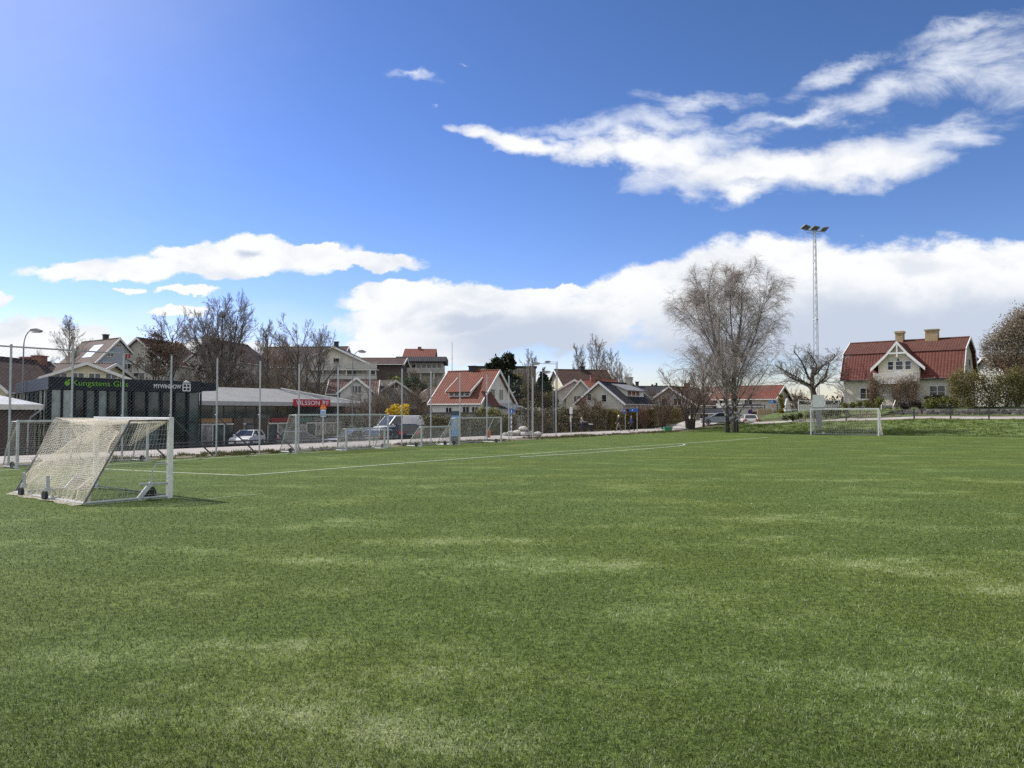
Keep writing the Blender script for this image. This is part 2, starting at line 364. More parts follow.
# ------------------------------------------------------------------ artificial turf
def turf_color(t, blade=False):
    """pale patches of wear with sheen painted in, darker lush ones; plain position noise shared by the carpet and its blades"""
    c = N(t, 'ShaderNodeTexCoord')
    def ns(sc_, d=4, rough=.55, stretch=None):
        v = c.outputs['Object']
        if stretch:
            mp = N(t, 'ShaderNodeMapping'); L(t, v, mp.inputs[0]); mp.inputs['Scale'].default_value = stretch; mp.inputs['Rotation'].default_value = (0, 0, R(20)); v = mp.outputs[0]
        n = N(t, 'ShaderNodeTexNoise'); L(t, v, n.inputs['Vector']); n.inputs['Scale'].default_value = sc_
        n.inputs['Detail'].default_value = d; n.inputs['Roughness'].default_value = rough; return n.outputs[0]
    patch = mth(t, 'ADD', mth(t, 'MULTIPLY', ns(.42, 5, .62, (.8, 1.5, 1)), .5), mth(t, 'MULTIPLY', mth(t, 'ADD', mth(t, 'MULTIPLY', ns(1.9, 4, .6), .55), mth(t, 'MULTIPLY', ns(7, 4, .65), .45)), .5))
    # near turf's brighter sheen painted in as pale spots, each at its own place
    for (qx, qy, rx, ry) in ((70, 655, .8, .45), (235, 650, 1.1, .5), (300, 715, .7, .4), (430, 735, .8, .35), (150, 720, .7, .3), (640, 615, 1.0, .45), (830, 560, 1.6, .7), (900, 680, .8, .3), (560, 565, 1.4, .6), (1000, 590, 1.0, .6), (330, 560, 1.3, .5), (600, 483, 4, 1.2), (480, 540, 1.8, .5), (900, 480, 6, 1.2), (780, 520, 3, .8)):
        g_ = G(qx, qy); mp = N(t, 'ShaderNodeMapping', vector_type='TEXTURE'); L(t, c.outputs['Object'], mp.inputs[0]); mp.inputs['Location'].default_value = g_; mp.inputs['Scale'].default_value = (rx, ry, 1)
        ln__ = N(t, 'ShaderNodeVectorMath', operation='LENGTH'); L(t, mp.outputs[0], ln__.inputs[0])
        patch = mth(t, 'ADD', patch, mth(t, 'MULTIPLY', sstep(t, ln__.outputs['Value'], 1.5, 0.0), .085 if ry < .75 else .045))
    wear_sheen = sstep(t, patch, .46, .72)
    hue = sstep(t, ns(.17, 3), .35, .65)
    green = mixc(t, hue, (.114, .148, .030), (.104, .150, .035))
    return c, ns, wear_sheen, green
def turf_mat(blade):
    m = bpy.data.materials.new('turf_blade' if blade else 'artificial_turf'); m.use_nodes = True; t = m.node_tree; b = t.nodes['Principled BSDF']
    c, ns, wear_sheen, green = turf_color(t)
    b.inputs['Roughness'].default_value = .5 if blade else .7; b.inputs['Specular IOR Level'].default_value = .2 if blade else .05
    if blade:
        g = N(t, 'ShaderNodeNewGeometry'); r = g.outputs['Random Per Island']
        k = mth(t, 'ADD', mth(t, 'MULTIPLY', r, .75), mth(t, 'MULTIPLY', wear_sheen, .5))
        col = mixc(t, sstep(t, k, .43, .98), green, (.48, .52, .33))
        col = mixc(t, mth(t, 'MULTIPLY', sstep(t, r, .0, .35), 1.0), (.030, .048, .010), col)
        L(t, col, b.inputs['Base Color'])
        tr = N(t, 'ShaderNodeBsdfTranslucent'); L(t, col, tr.inputs[0])
        mx = N(t, 'ShaderNodeMixShader'); mx.inputs[0].default_value = .3
        L(t, b.outputs[0], mx.inputs[1]); L(t, tr.outputs[0], mx.inputs[2]); L(t, mx.outputs[0], t.nodes['Material Output'].inputs[0])
    else:
        fine = mth(t, 'ADD', mth(t, 'MULTIPLY', ns(38, 3, .7), .55), mth(t, 'MULTIPLY', ns(11, 4, .7), .45))
        k = mth(t, 'ADD', fine, mth(t, 'MULTIPLY', mth(t, 'SUBTRACT', wear_sheen, .4), .16))
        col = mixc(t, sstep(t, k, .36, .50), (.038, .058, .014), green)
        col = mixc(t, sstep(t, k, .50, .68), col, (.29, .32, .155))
        L(t, col, b.inputs['Base Color'])
        bp = N(t, 'ShaderNodeBump'); bp.inputs['Strength'].default_value = .8; bp.inputs['Distance'].default_value = .03
        L(t, fine, bp.inputs['Height']); L(t, bp.outputs[0], b.inputs['Normal'])
    return m
mb = MB(); e = 56.3
a_, b_, c_, d_ = W(-.3, -75, .0), W(-.3, e, .0), W(-105, e, .0), W(-105, -75, .0)
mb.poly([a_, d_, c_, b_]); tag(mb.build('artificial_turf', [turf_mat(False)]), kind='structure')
rng = np.random.default_rng(7)
nb = 470000
Yb = 1/(rng.uniform(1/26.0, 1/2.9, nb)); Xb = (Yb*.72+1.8)*rng.uniform(-1, 1, nb)
az = rng.uniform(0, 2*np.pi, nb); wd = rng.uniform(.0016, .0032, nb)*np.clip(Yb/7, .9, 2.4); ln_ = rng.uniform(.018, .042, nb); til = rng.uniform(.15, 1.25, nb)
dx, dy = np.cos(az), np.sin(az); az2 = rng.uniform(0, 2*np.pi, nb)
v0 = np.stack([Xb-dx*wd, Yb-dy*wd, np.full(nb, .001)], 1); v1 = np.stack([Xb+dx*wd, Yb+dy*wd, np.full(nb, .001)], 1)
mx_ = Xb+np.cos(az2)*np.sin(til)*ln_*.4; my_ = Yb+np.sin(az2)*np.sin(til)*ln_*.4; mz = .001+np.cos(til*.6)*ln_*.55
v2 = np.stack([mx_+dx*wd*.8, my_+dy*wd*.8, mz], 1); v3 = np.stack([mx_-dx*wd*.8, my_-dy*wd*.8, mz], 1)
tp = np.stack([Xb+np.cos(az2)*np.sin(til)*ln_, Yb+np.sin(az2)*np.sin(til)*ln_, .002+np.cos(til)*ln_], 1)
VV = np.stack([v0, v1, v2, v3, tp], 1).reshape(-1, 3); o5 = np.arange(nb)[:, None]*5
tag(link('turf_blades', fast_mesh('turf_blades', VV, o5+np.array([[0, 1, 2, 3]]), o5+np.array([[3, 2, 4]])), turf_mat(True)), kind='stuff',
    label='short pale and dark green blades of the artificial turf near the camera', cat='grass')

# painted lines on the turf
linem = mat('turf_line_paint', (.52, .56, .46), .8, .35, 7)
def strip(pts, wdt, z, mb):
    for p, q in zip(pts[:-1], pts[1:]):
        d = (q-p); d.z = 0; d.normalize(); n = Vector((-d.y, d.x, 0))*wdt/2
        mb.poly([(p.x-n.x, p.y-n.y, z), (p.x+n.x, p.y+n.y, z), (q.x+n.x, q.y+n.y, z), (q.x-n.x, q.y-n.y, z)])
def painted(pxs, wdt, z):
    mb = MB(); strip([G(x, y) for x, y in pxs], wdt, z, mb); tag(mb.build('turf_line', [linem]), kind='structure')
painted([(20, 464.5), (102, 469), (168, 472.3), (245, 475.6)], .10, .008)
painted([(245, 475.6), (450, 459.8), (560, 451.8), (683, 443.6), (768, 437.6)], .10, .012)
p_, q_ = G(683, 445.4), G(530, 456.4)
arc = [G(x, y) for x, y in ((520, 457.2), (600, 452.3), (640, 449.6), (665, 447.5), (679, 446.2), (685, 445.1), (683, 444.3), (676, 444.15))]
mb = MB(); strip(arc, .10, .016, mb); tag(mb.build('turf_line', [linem]), kind='structure')
painted([(-60, 474), (90, 466), (160, 461.7), (260, 455.4), (320, 452.4)], .08, .016)
linem = mat('worn_line_paint', (.24, .29, .15), .8, .35, 7); painted([(310, 457.2), (450, 449.8), (552, 443.2)], .08, .020)
painted([(206, 499.5), (235, 496.2), (262, 494.3)], .06, .008); linem = MATS['turf_line_paint']
mb = MB(); strip([W(-8, 52.3), W(-70, 52.3)], .12, .008, mb); tag(mb.build('turf_line', [linem]), kind='structure')
# ------------------------------------------------------------------ paths, verge, bank, parking
def drape(name, s0, s1, t0, t1, off, m, ds=.8, dt=1.5, jag=0.0, fn=None):
    S = np.linspace(s0, s1, max(2, int(abs(s1-s0)/ds)+1)); T = np.linspace(t0, t1, max(2, int(abs(t1-t0)/dt)+1))
    SS, TT = np.meshgrid(S, T)
    if jag:
        rg = np.random.default_rng(3); SS[:, 0] += rg.uniform(-jag, jag, len(T)); SS[:, -1] += rg.uniform(-jag, jag, len(T))
    A = P0[0]+NN[0]*SS+U[0]*TT; B = P0[1]+NN[1]*SS+U[1]*TT
    V = np.stack([A, B, hz(A, B)+off], -1).reshape(-1, 3); n, k = SS.shape; i = np.arange(n*k).reshape(n, k)
    return tag(link(name, fast_mesh(name, V, np.stack([i[:-1, :-1], i[:-1, 1:], i[1:, 1:], i[1:, :-1]], -1).reshape(-1, 4), smooth=True), m), kind='structure')
pathm = mat('pale_path_surface', (.33, .30, .275), .9, .16, .8, bump=.2, bscale=25, detail=8)
asphalt = mat('asphalt', (.085, .085, .088), .9, .25, .7, bump=.2, bscale=30)
vergem = mat('weedy_verge', (.085, .09, .035), .95, .6, 2.2, bump=1, bscale=9, col2=(.12, .10, .06))
bankm = mat('grass_bank', (.075, .115, .020), .95, .45, 1.1, bump=1, bscale=8, col2=(.095, .13, .028))
drape('verge', -.3, 2.0, -60, 56, .010, vergem, .4, .8, .12)
drape('path', 2.0, 8.0, -60, 92, .022, pathm, 1, 2)
drape('parking_lot', 8.9, 27, -60, 34, .012, asphalt, 1, 2)
drape('parking_lot', 9.1, 17, 34, 47, .012, asphalt, 1, 2)
drape('grass_bank', -95, -.6, 56.3, 70.0, .02, bankm, 1.2, 1.0)
drape('path', -95, -3, 70.0, 72.2, .035, pathm, 1.2, .8)
drape('lawn', -95, -3, 72.2, 96, .02, mat('garden_lawn', (.075, .105, .025), .95, .4, 1.4, bump=1, bscale=7), 1.5, 1.5)
# tufts of weeds along the fence foot and on the bank edge
def tufts(name, cen, hgt, nper, m, label, spread=.18, seed=1):
    rg = np.random.default_rng(seed); n = len(cen)
    c = np.repeat(cen, nper, 0); k = len(c); a = rg.uniform(0, 6.28, k); r = rg.uniform(0, spread, k); h = np.repeat(hgt, nper)*rg.uniform(.4, 1.1, k)
    b = c+np.stack([np.cos(a)*r, np.sin(a)*r, np.zeros(k)], 1); a2 = rg.uniform(0, 6.28, k); wd = rg.uniform(.012, .03, k)
    d = np.stack([np.cos(a2)*wd, np.sin(a2)*wd, np.zeros(k)], 1); lean = rg.uniform(0, .6, k)
    tip = b+np.stack([np.cos(a)*h*lean, np.sin(a)*h*lean, h], 1)
    V = np.stack([b-d, b+d, tip], 1).reshape(-1, 3)
    return tag(link(name, fast_mesh(name, V, None, np.arange(3*k).reshape(-1, 3)), m), kind='stuff', label=label, cat='weeds')
rg = np.random.default_rng(5); n = 1900
ss = rg.uniform(-.25, 1.9, n); tt_ = rg.uniform(-25, 56, n); keep = np.sin(tt_*.9)+np.sin(tt_*.37+1)+rg.normal(0, .5, n) > -.5
ss, tt_ = ss[keep], tt_[keep]; px = P0[0]+NN[0]*ss+U[0]*tt_; py = P0[1]+NN[1]*ss+U[1]*tt_
weed = leaf_mat('weed_leaf', (.045, .065, .015), (.14, .12, .05))
tufts('verge_weeds', np.stack([px, py, hz(px, py)], 1), rg.uniform(.07, .24, len(px)), 16, weed, 'ragged green and straw coloured weeds along the foot of the tall fence')
n = 6500; ss = -rg.uniform(.8, 85, n); tt_ = rg.uniform(56.4, 69.6, n)
px = P0[0]+NN[0]*ss+U[0]*tt_; py = P0[1]+NN[1]*ss+U[1]*tt_
tufts('bank_grass', np.stack([px, py, hz(px, py)], 1), rg.uniform(.1, .28, n), 12, leaf_mat('bank_grass_blade', (.075, .115, .016), (.14, .175, .035)), 'bright green grass growing on the bank behind the far goal', .35, 2)
# low dark rail on the far edge of the path
rail = empty('guard_rail', W(8.5, -20, -.02), 0, 'long low dark metal guard rail on the far edge of the pale path', 'guard rail')
def loc(root, p): return Matrix.Rotation(-root.rotation_euler.z, 3, 'Z') @ (Vector(p)-root.location)
mb = MB(); q = [loc(rail, W(8.5, t, .32)) for t in (-40, -10, 20, 33)]; mb.tube(q, .05, 6); q = [loc(rail, W(8.5, t, .12)) for t in (-40, -10, 20, 33)]; mb.tube(q, .05, 6); mb.build('rail', [darksteel], rail)
for t in np.arange(-20, 34, 3.0):
    p = loc(rail, W(8.5, t, 0)); MB().box(p.x-.05, p.x+.05, p.y-.05, p.y+.05, -.3, .36).build('post', [darksteel], rail)
# ------------------------------------------------------------------ goals
goalwhite = mat('goal_white_paint', (.66, .67, .66), .45, .1, 4)
goalgrey = mat('goal_aluminium', (.46, .48, .48), .5, .15, 5, metal=.2)
netm = leaf_mat('net_cord', (.92, .88, .81), (.84, .80, .73), .5)
netgrey = leaf_mat('grey_net_cord', (.62, .62, .58), (.50, .50, .47), .3)
def net_sheet(name, fn, nu, nv, r, m, parent, seed=0, sides=3):
    """cords of a knotted net over the surface fn(u, v)"""
    u = np.linspace(0, 1, nu); v = np.linspace(0, 1, nv)
    g = np.array([[fn(a, b) for b in v] for a in u])
    V1, Q1 = tubes(g, np.full(g.shape[:2], r), sides)
    g2 = g.transpose(1, 0, 2); V2, Q2 = tubes(g2, np.full(g2.shape[:2], r), sides, len(V1))
    return link(name, fast_mesh(name, np.concatenate([V1, V2]), np.concatenate([Q1, Q2])), m, parent)
def wheel(parent, p, r, along, name='wheel'):
    """a small transport wheel; its axle lies along the given axis"""
    M = Matrix.Translation(p) @ (Matrix.Rotation(math.pi/2, 4, 'X') if along == 'y' else Matrix.Rotation(math.pi/2, 4, 'Y'))
    t = MB().lathe([(r*.55, -.035), (r*.95, -.035), (r, -.02), (r, .02), (r*.95, .035), (r*.55, .035)], 16, 0, M).build(name, [black], parent)
    MB().lathe([(r*.5, -.03), (r*.56, -.03), (r*.56, .03), (r*.5, .03)], 12, 0, M).build('rim', [galv], t)
    return t
def goal(label, A, B, h, depth, topd, group=None, net=netgrey, pr=.045, cell=.10, cord=.0036, paint=goalgrey, draped=False, wheels=True, cat='football goal', lean=None):
    """A, B feet of the posts seen from behind: local x runs A to B, the net goes back along -y"""
    A = Vector(A); B = Vector(B); d = B-A; w_ = d.length; rz = math.atan2(d.y, d.x)
    g = empty('football_goal', A, rz, label, cat, group)
    for x in (0, w_): MB().box(x-pr, x+pr, -pr, pr, 0, h+pr).build('post', [paint], g, bevel=.012)
    MB().box(pr, w_-pr, -pr, pr, h-pr, h+pr-.004).build('crossbar', [paint], g, bevel=.012)
    for x in (0, w_):
        mb = MB(); mb.tube([(x, -pr, h-.02), (x, -topd, h-.02), (x, -depth, .05)], .024, 6); mb.build('net_support', [goalgrey if not draped else mat('frame_dark_grey', (.10, .10, .10), .5, .1)], g)
        mb = MB(); mb.tube([(x, -pr, .06), (x, -depth, .06)], .03, 6); mb.build('ground_bar', [goalgrey], g)
    MB().tube([(0, -depth, .06), (w_, -depth, .06)], .03, 6).build('ground_bar', [goalgrey], g)
    L_ = math.hypot(depth-topd, h)
    def back(u, v):
        x = u*w_; q = v*(L_+topd)
        sag = .10*math.sin(math.pi*u)*math.sin(math.pi*v)+.03*math.sin(u*19)*math.sin(v*7)
        if q < topd: return (x, -q, h+.01-sag*.5)
        k = (q-topd)/L_; return (x, -topd-(depth-topd)*k+sag*.4, h*(1-k)+.03-sag*.3*(1-k))
    def side(x):
        def f(u, v):
            z = v*h; q = (depth-(depth-topd)*v)*u
            return (x+.04*math.sin(v*9+u*5), -q, z+.02)
        return f
    if not draped:
        net_sheet('net', back, int(w_/cell)+2, int((L_+topd)/cell)+2, cord, net, g)
        for x in (0, w_): net_sheet('net', side(x), int(depth/cell)+2, int(h/cell)+2, cord, net, g)
    if wheels:
        for x in (0, w_): wheel(g, (x, -.42, .14), .13, 'x')
    return g, w_, L_, back
# the near goal: seen from behind, its net hanging in heavy folds over the sloping back bar
A = G(169.3, 498.3); B0 = G(97, 489.2)
B = Vector((X(97, 21.6), 21.6, 0)); d = (B-A).normalized()
# local x must run so that -y points to the camera: from left foot to right foot
near, w_, L_, back = goal('white framed goal with a cream net bunched over its sloping back, nearest the camera', B, A, 1.94, 2.0, 1.0, draped=True, pr=.06, wheels=False, paint=goalwhite)
def hang(u, v, off=0.0, ph=0.0):
    x, y, z = back(u, v)
    k = max(0.0, (v-.12)/.88)
    nrm = Vector((0, -.83, .55))
    f = .05*math.sin(u*9+v*4+ph)+.09*math.sin(math.pi*u)*math.sin(math.pi*k)*-1+.010*math.sin(u*37+3*math.sin(v*6)+ph)
    f += .018*math.sin(v*22+3*math.sin(u*5+ph))*k
    # swags hung from the bar: the cloth is caught at a few ties and droops in between
    p = Vector((x, y, z))+nrm*(f+off)
    p.x += .05*math.sin(v*11+u*6)
    p.z = max(.03, p.z-.05*abs(math.sin(u*9.4))*(1-k))
    if k > .9: p.y -= .16*(k-.9)/.1*(.4+.6*abs(math.sin(u*13+1))); p.z = .03+.10*abs(math.sin(u*41))*(1-k)/.1
    return tuple(p)
net_sheet('net', lambda u, v: hang(u, v), 112, 70, .0025, netm, near)
def swag(u, v):                       # a second layer gathered in the lower right and middle
    top = .62+.22*(u-.5)**2*4-.40*u; vv = top+(1.0-top)*v
    return hang(u, vv, .05+.03*math.sin(v*9), 1.7)
net_sheet('net', swag, 110, 36, .0022, netm, near)
def upper(u, v):                      # slack roll under the bar, drooping in a curve
    vv = .02+(.18+.30*math.sin(math.pi*min(1, u*1.1))**1.3)*v; return hang(u, vv, -.05-.05*math.sin(v*3), .6)
net_sheet('net', upper, 110, 18, .0036, netm, near)
def flap(u, v):                       # triangle of net pulled along the top inside the goal
    x = w_-.02-.0*u; q = .75*u; drop = .62*u*v
    return (w_-.04-.5*v*u, -q, 1.92-drop-.02*math.sin(v*6))
net_sheet('net', flap, 14, 12, .005, netm, near)
def sidenet(u, v):
    z = v*1.92; q = (2.0-1.0*v)*u; return (w_+.03*math.sin(v*8+u*4), -q, z+.02)
net_sheet('net', sidenet, 16, 17, .003, netgrey, near)
net_sheet('net', lambda u, v: (0+.03*math.sin(v*8), sidenet(u, v)[1], sidenet(u, v)[2]), 26, 26, .004, netm, near)
for x in (.75, 2.2):                 # castors with upright handles on the rear bar
    k = MB(); k.tube([(x, -2.05, .02+.2), (x, -2.06, .60)], .04, 8); k.cbox((x, -2.06, .27), (.10, .12, .10)); c_ = k.build('castor_bracket', [galv], near)
    wheel(c_, (x, -2.12, .125), .12, 'y')
for x, sg in ((w_, -1), (0, 1)):
    k = MB(); k.tube([(x+sg*.03, -.06, .92-.06), (x+sg*.05, -.30, .86), (x+sg*.06, -.40, .72), (x+sg*.06, -.42, .30)], .022, 6)
    k.tube([(x, -.05, .38), (x, -.75, .40)], .03, 6); k.cbox((x, -.62, .22), (.06, .10, .50), rx=R(-40)); br = k.build('wheel_bracket', [goalgrey], near)
    wheel(br, (x+sg*.1, -.45, .17), .165, 'x')
k = MB(); k.tube([(.2, -.02, .08), (w_-.2, -.02, .08)], .018, 6); k.build('ground_bar', [darksteel], near)
# goals put away along the fence
gF = 'goals put away along the fence'
pA = G(17, 469); goal('grey netted goal in front of the glass fronted shop, left of all the goals', pA+Vector((*(U*5.05), 0)), pA, 1.78, 1.2, .5, gF, cell=.09)
pA = G(296, 453.3); goal('tall goal with pale posts standing below the red shop sign', pA+Vector((*(U*6.7), 0)), pA, 1.98, 1.3, .55, gF, cell=.10)
pA = G(346.2, 451.5); goal('low mini goal in front of the pale cars, inside the frame of the taller goal', pA+Vector((*(U*2.9), 0)), pA, 1.22, .8, .3, gF, cell=.08, wheels=False)
pA = G(421.5, 447.2); goal('low mini goal with a steep side net, just right of the black car', pA+Vector((*(U*2.7), 0)), pA, 1.22, 1.2, .2, gF, cell=.08, wheels=True)
pA = G(459, 445.2); goal('pale goal behind the blue information board', pA+Vector((*(U*4.6), 0)), pA, 1.75, 1.6, .6, gF, cell=.10)
pA = G(811, 434.8); V_ = np.array([.817, -.577])
goal('full size white goal on the far goal line in front of the red roofed villa', Vector((pA.x, pA.y, 0))+Vector((*(V_*5.8), 0)), Vector((pA.x, pA.y, 0)), 2.40, 1.9, .75, None, net=netm, cell=.16, cord=.0065, pr=.06, paint=goalwhite)
# balls beside the far goal
def ball(p, label):
    b = MB().lathe([(.11*math.sin(a), -.11*math.cos(a)) for a in np.linspace(.05, math.pi-.05, 10)], 14, 0, Matrix.Translation((0, 0, .11))).build('football', [white], None, True); b.location = p
    tag(b, label, 'ball')
ball(G(823.5, 434.4)+Vector((0, 0, .0)), 'small white football lying inside the far goal beside the grey stand')
# ------------------------------------------------------------------ tall ball fence
fence = empty('tall_ball_fence', W(.3, 0), math.atan2(U[1], U[0]), 'tall grey mesh ball fence on slim steel posts between the turf and the pale path', 'fence')
pxs = [10, 72, 123, 171, 217, 260, 299, 338, 370, 402, 431, 460, 487, 509, 533, 556]
def t_at(px, s=.3):
    r = (px-512)/F; c0 = P0+NN*s      # c0 + t U with x = r y
    return float((r*c0[1]-c0[0])/(U[0]-r*U[1]))
ts = [t_at(p) for p in pxs]; ts = [ts[0]-3*2.7, ts[0]-2*2.7, ts[0]-2.7]+ts
FH = 4.75
for i, t in enumerate(ts):
    p = MB().tube([(t, 0, -.1), (t, 0, FH if i < 12 else FH+.1)], .042, 10).build('post', [galv], fence)
    MB().lathe([(.05, FH if i < 12 else FH+.1), (.05, (FH if i < 12 else FH+.1)+.03), (.01, (FH if i < 12 else FH+.1)+.05)], 10, 0, Matrix.Translation((t, 0, 0))).build('cap', [darksteel], p)
MB().tube([(ts[0], 0, FH-.05), (ts[5], 0, FH-.05)], .035, 6).build('top_rail', [galv], fence)
for i in (4, 5, 6, 7, 8):             # raking braces at the foot of the posts
    MB().tube([(ts[i]-.03, .06, 2.0), (ts[i+1]-.15, .06, .02)], .035, 6).build('brace', [darksteel], fence)
MB().tube([(ts[5], .05, FH-.2), (ts[6]-.1, .05, 3.35)], .02, 6).build('brace', [darksteel], fence)
cell = .16; x0, x1, hh = ts[0], ts[-1], FH-.1   # diagonal wires, each one straight length
segs = []
for c in np.arange(x0-hh, x1+hh, cell):
    for sg in (1, -1):
        a = (c, 0.05); b = (c+sg*hh, hh); pts = []
        lo, hi = 0.0, 1.0
        xa, xb = a[0], b[0]
        for lim in (x0, x1):
            pass
        k0, k1 = 0.0, 1.0
        if sg > 0: k0 = max(0, (x0-xa)/hh); k1 = min(1, (x1-xa)/hh)
        else: k0 = max(0, (xa-x1)/hh); k1 = min(1, (xa-x0)/hh)
        if k1 <= k0: continue
        segs.append([[xa+sg*hh*k0, 0, .05+(hh-.05)*k0], [xa+sg*hh*k1, 0, .05+(hh-.05)*k1]])
segs = np.array(segs); Vw, Qw = tubes(segs, np.full(segs.shape[:2], .0016), 3)
link('wire_mesh', fast_mesh('wire_mesh', Vw, Qw), mat('fence_wire', (.22, .23, .24), .6, .1), fence)
# ------------------------------------------------------------------ floodlight mast
Ym = 104.0; mx0 = X(817, Ym); zb = H(mx0, Ym); top = Z(231, Ym)
mast = empty('floodlight_mast', (mx0, Ym, zb), R(20), 'tall slim lattice floodlight mast with three lamps, rising between the birch and the villa', 'floodlight')
hm = top-zb; mb = MB(); lat = MB(); joint = hm*.5
def leg_r(z): return .42-.22*z/hm
seg = 26
for k in range(3):
    a = 2*math.pi*k/3; pts = [(leg_r(z)*math.cos(a), leg_r(z)*math.sin(a), z) for z in np.linspace(0, hm, 6)]
    MB().tube(pts, .045, 5).build('leg', [galv], mast)
    a2 = a+2*math.pi/3
    for j in range(seg):
        z0, z1 = hm*j/seg, hm*(j+1)/seg; aa, bb = (a, a2) if j % 2 else (a2, a)
        lat.tube([(leg_r(z0)*math.cos(aa), leg_r(z0)*math.sin(aa), z0), (leg_r(z1)*math.cos(bb), leg_r(z1)*math.sin(bb), z1)], .024, 4, cap=False)
    lat.tube([(leg_r(joint)*math.cos(a)*1.15, leg_r(joint)*math.sin(a)*1.15, joint), (leg_r(joint)*math.cos(a2)*1.15, leg_r(joint)*math.sin(a2)*1.15, joint)], .06, 5)
lat.build('lattice', [galv], mast)
arm = MB(); arm.tube([(-1.75, 0, hm), (1.75, 0, hm)], .07, 6); arm.tube([(-1.2, .25, hm-.25), (1.2, .25, hm-.25)], .04, 6); arm = arm.build('crossarm', [galv], mast)
for x, tilt in ((-1.55, 25), (0, 10), (1.55, -20)):
    M = Matrix.Translation((x, -.1, hm+.35)) @ Matrix.Rotation(R(tilt*.5), 4, 'Y') @ Matrix.Rotation(R(-25), 4, 'X')
    lam = MB(); lam.prism([(-.42, -.10), (.42, -.10), (.5, 0), (.38, .13), (-.3, .13), (-.46, .03)], 'x', -.50, .50, 0, M); lm = lam.build('lamp', [mat('lamp_housing', (.14, .145, .15), .5, .2)], mast, bevel=.03)
    q = MB(); q.box(-.42, .42, -.38, .38, -.125, -.103, 0, M); q.build('lamp_glass', [mat('floodlight_glass', (.14, .15, .16), .15, .1)], lm)
    MB().tube([(x, 0, hm), (x, -.05, hm+.2)], .05, 6).build('bracket', [galv], lm)
# ------------------------------------------------------------------ street lamps
polegrey = mat('pole_grey', (.20, .205, .21), .55, .15, 4)
def lamp(label, px, ytop, Y, side, arm=1.1, curved=True, pole_r=.05, cat='street lamp', head='hood', ang=0):
    x = X(px, Y); z0 = H(x, Y); hgt = Z(ytop, Y)-z0
    o = empty('street_lamp', (x, Y, z0-.05), ang, label, cat)
    if curved:
        pts = [(0, 0, 0), (0, 0, hgt*.86)]+[(side*arm*.55*(1-math.cos(a)), 0, hgt*.86+hgt*.13*math.sin(a)) for a in np.linspace(.25, math.pi/2, 6)]
        MB().tube(pts, [pole_r]*2+[pole_r*.75]*6, 8).build('pole', [polegrey], o); e = Vector(pts[-1])
    else:
        MB().tube([(0, 0, 0), (0, 0, hgt)], [pole_r, pole_r*.7], 8).build('pole', [polegrey], o)
        MB().tube([(0, 0, hgt-.1), (side*arm, 0, hgt-.05)], pole_r*.55, 6).build('arm', [polegrey], o); e = Vector((side*arm, 0, hgt-.05))
    M = Matrix.Translation(e+Vector((side*.3, 0, 0)))
    hd = MB().prism([(-.38*side, -.04), (.36*side, -.13), (.42*side, 0), (.1*side, .14), (-.3*side, .09)], 'y', -.16, .16, 0, M).build('lamp_head', [mat('lamp_head_grey', (.25, .25, .26), .5)], o)
    MB().box(-.25, .28, -.12, .12, -.16, -.1, 0, M).build('lamp_glass', [mat('lamp_glass', (.5, .52, .55), .1, .1)], hd)
    return o
lamp('slim street lamp with a curved neck beside the pale metal roof', 22.5, 328.5, 55, 1, 1.0)
lamp('curved street lamp above the small white dormer house', 352.5, 350, 78, 1, 1.1)
lamp('tall lamp post with a straight arm and a square floodlight, left of the dark spruce', 556.3, 362.5, 78, -1, 1.7, False, cat='lamp post')
lamp('short armed lamp on a pole beside the tall floodlit post', 553.2, 371, 80, -1, .35, False, cat='lamp post')
for px, yt, lab in ((528.2, 349, 'tallest bare grey pole left of the dark spruce'), (532, 364, 'shorter bare grey pole left of the dark spruce'), (542.5, 369, 'thin bare pole in front of the dark spruce')):
    Y = 74; x = X(px, Y); z0 = H(x, Y); hg = Z(yt, Y)-z0
    o = empty('bare_pole', (x, Y, z0-.05), 0, lab, 'pole')
    MB().tube([(0, 0, 0), (0, 0, hg)], [.05, .035], 8).build('shaft', [polegrey], o); MB().lathe([(.06, hg), (.06, hg+.05), (.01, hg+.08)], 8).build('cap', [darksteel], o)
lamp('long armed camera pole reaching left above the spruce', 557.5, 361, 96, -1, .9, False, .05, cat='pole')
# thin aerial far behind the white house
o = empty('radio_mast', (X(452, 160), 160, 5), 0, 'thin grey radio mast behind the steep red roof', 'mast')
hg = Z(342, 160)-5; MB().tube([(0, 0, 0), (0, 0, hg)], [.10, .05], 6).build('shaft', [galv], o)
MB().cbox((0, 0, hg*.7), (.5, .06, .06)).build('crosspiece', [galv], o)
# ------------------------------------------------------------------ signs
blue = mat('sign_blue', (.02, .10, .42), .45, .05); lblue = mat('sign_pale_blue', (.16, .36, .66), .45, .08); orange = mat('sign_orange', (.80, .20, .02), .5, .05)
signwhite = mat('sign_white', (.75, .76, .78), .45, .05); navy = mat('sign_navy', (.015, .03, .16), .45, .05); signred = mat('sign_red', (.45, .02, .03), .5, .08)
def text_mesh(name, s, size, m, parent, loc_, rot, ext=.01, align='LEFT', sx=1.0):
    cu_ = bpy.data.curves.new(name, 'FONT'); cu_.body = s; cu_.size = size; cu_.extrude = ext; cu_.align_x = align; cu_.resolution_u = 3
    ob = bpy.data.objects.new(name, cu_); COL.objects.link(ob); bpy.context.view_layer.update()
    me = bpy.data.meshes.new_from_object(ob.evaluated_get(bpy.context.evaluated_depsgraph_get())); bpy.data.objects.remove(ob); bpy.data.curves.remove(cu_)
    me.materials.clear(); o_ = link(name, me, m, parent); o_.location = loc_; o_.rotation_euler = rot; o_.scale = (sx, 1, 1); return o_
def face_cam(x, y): return math.atan2(x, y)*-1      # local -y looks back to the camera
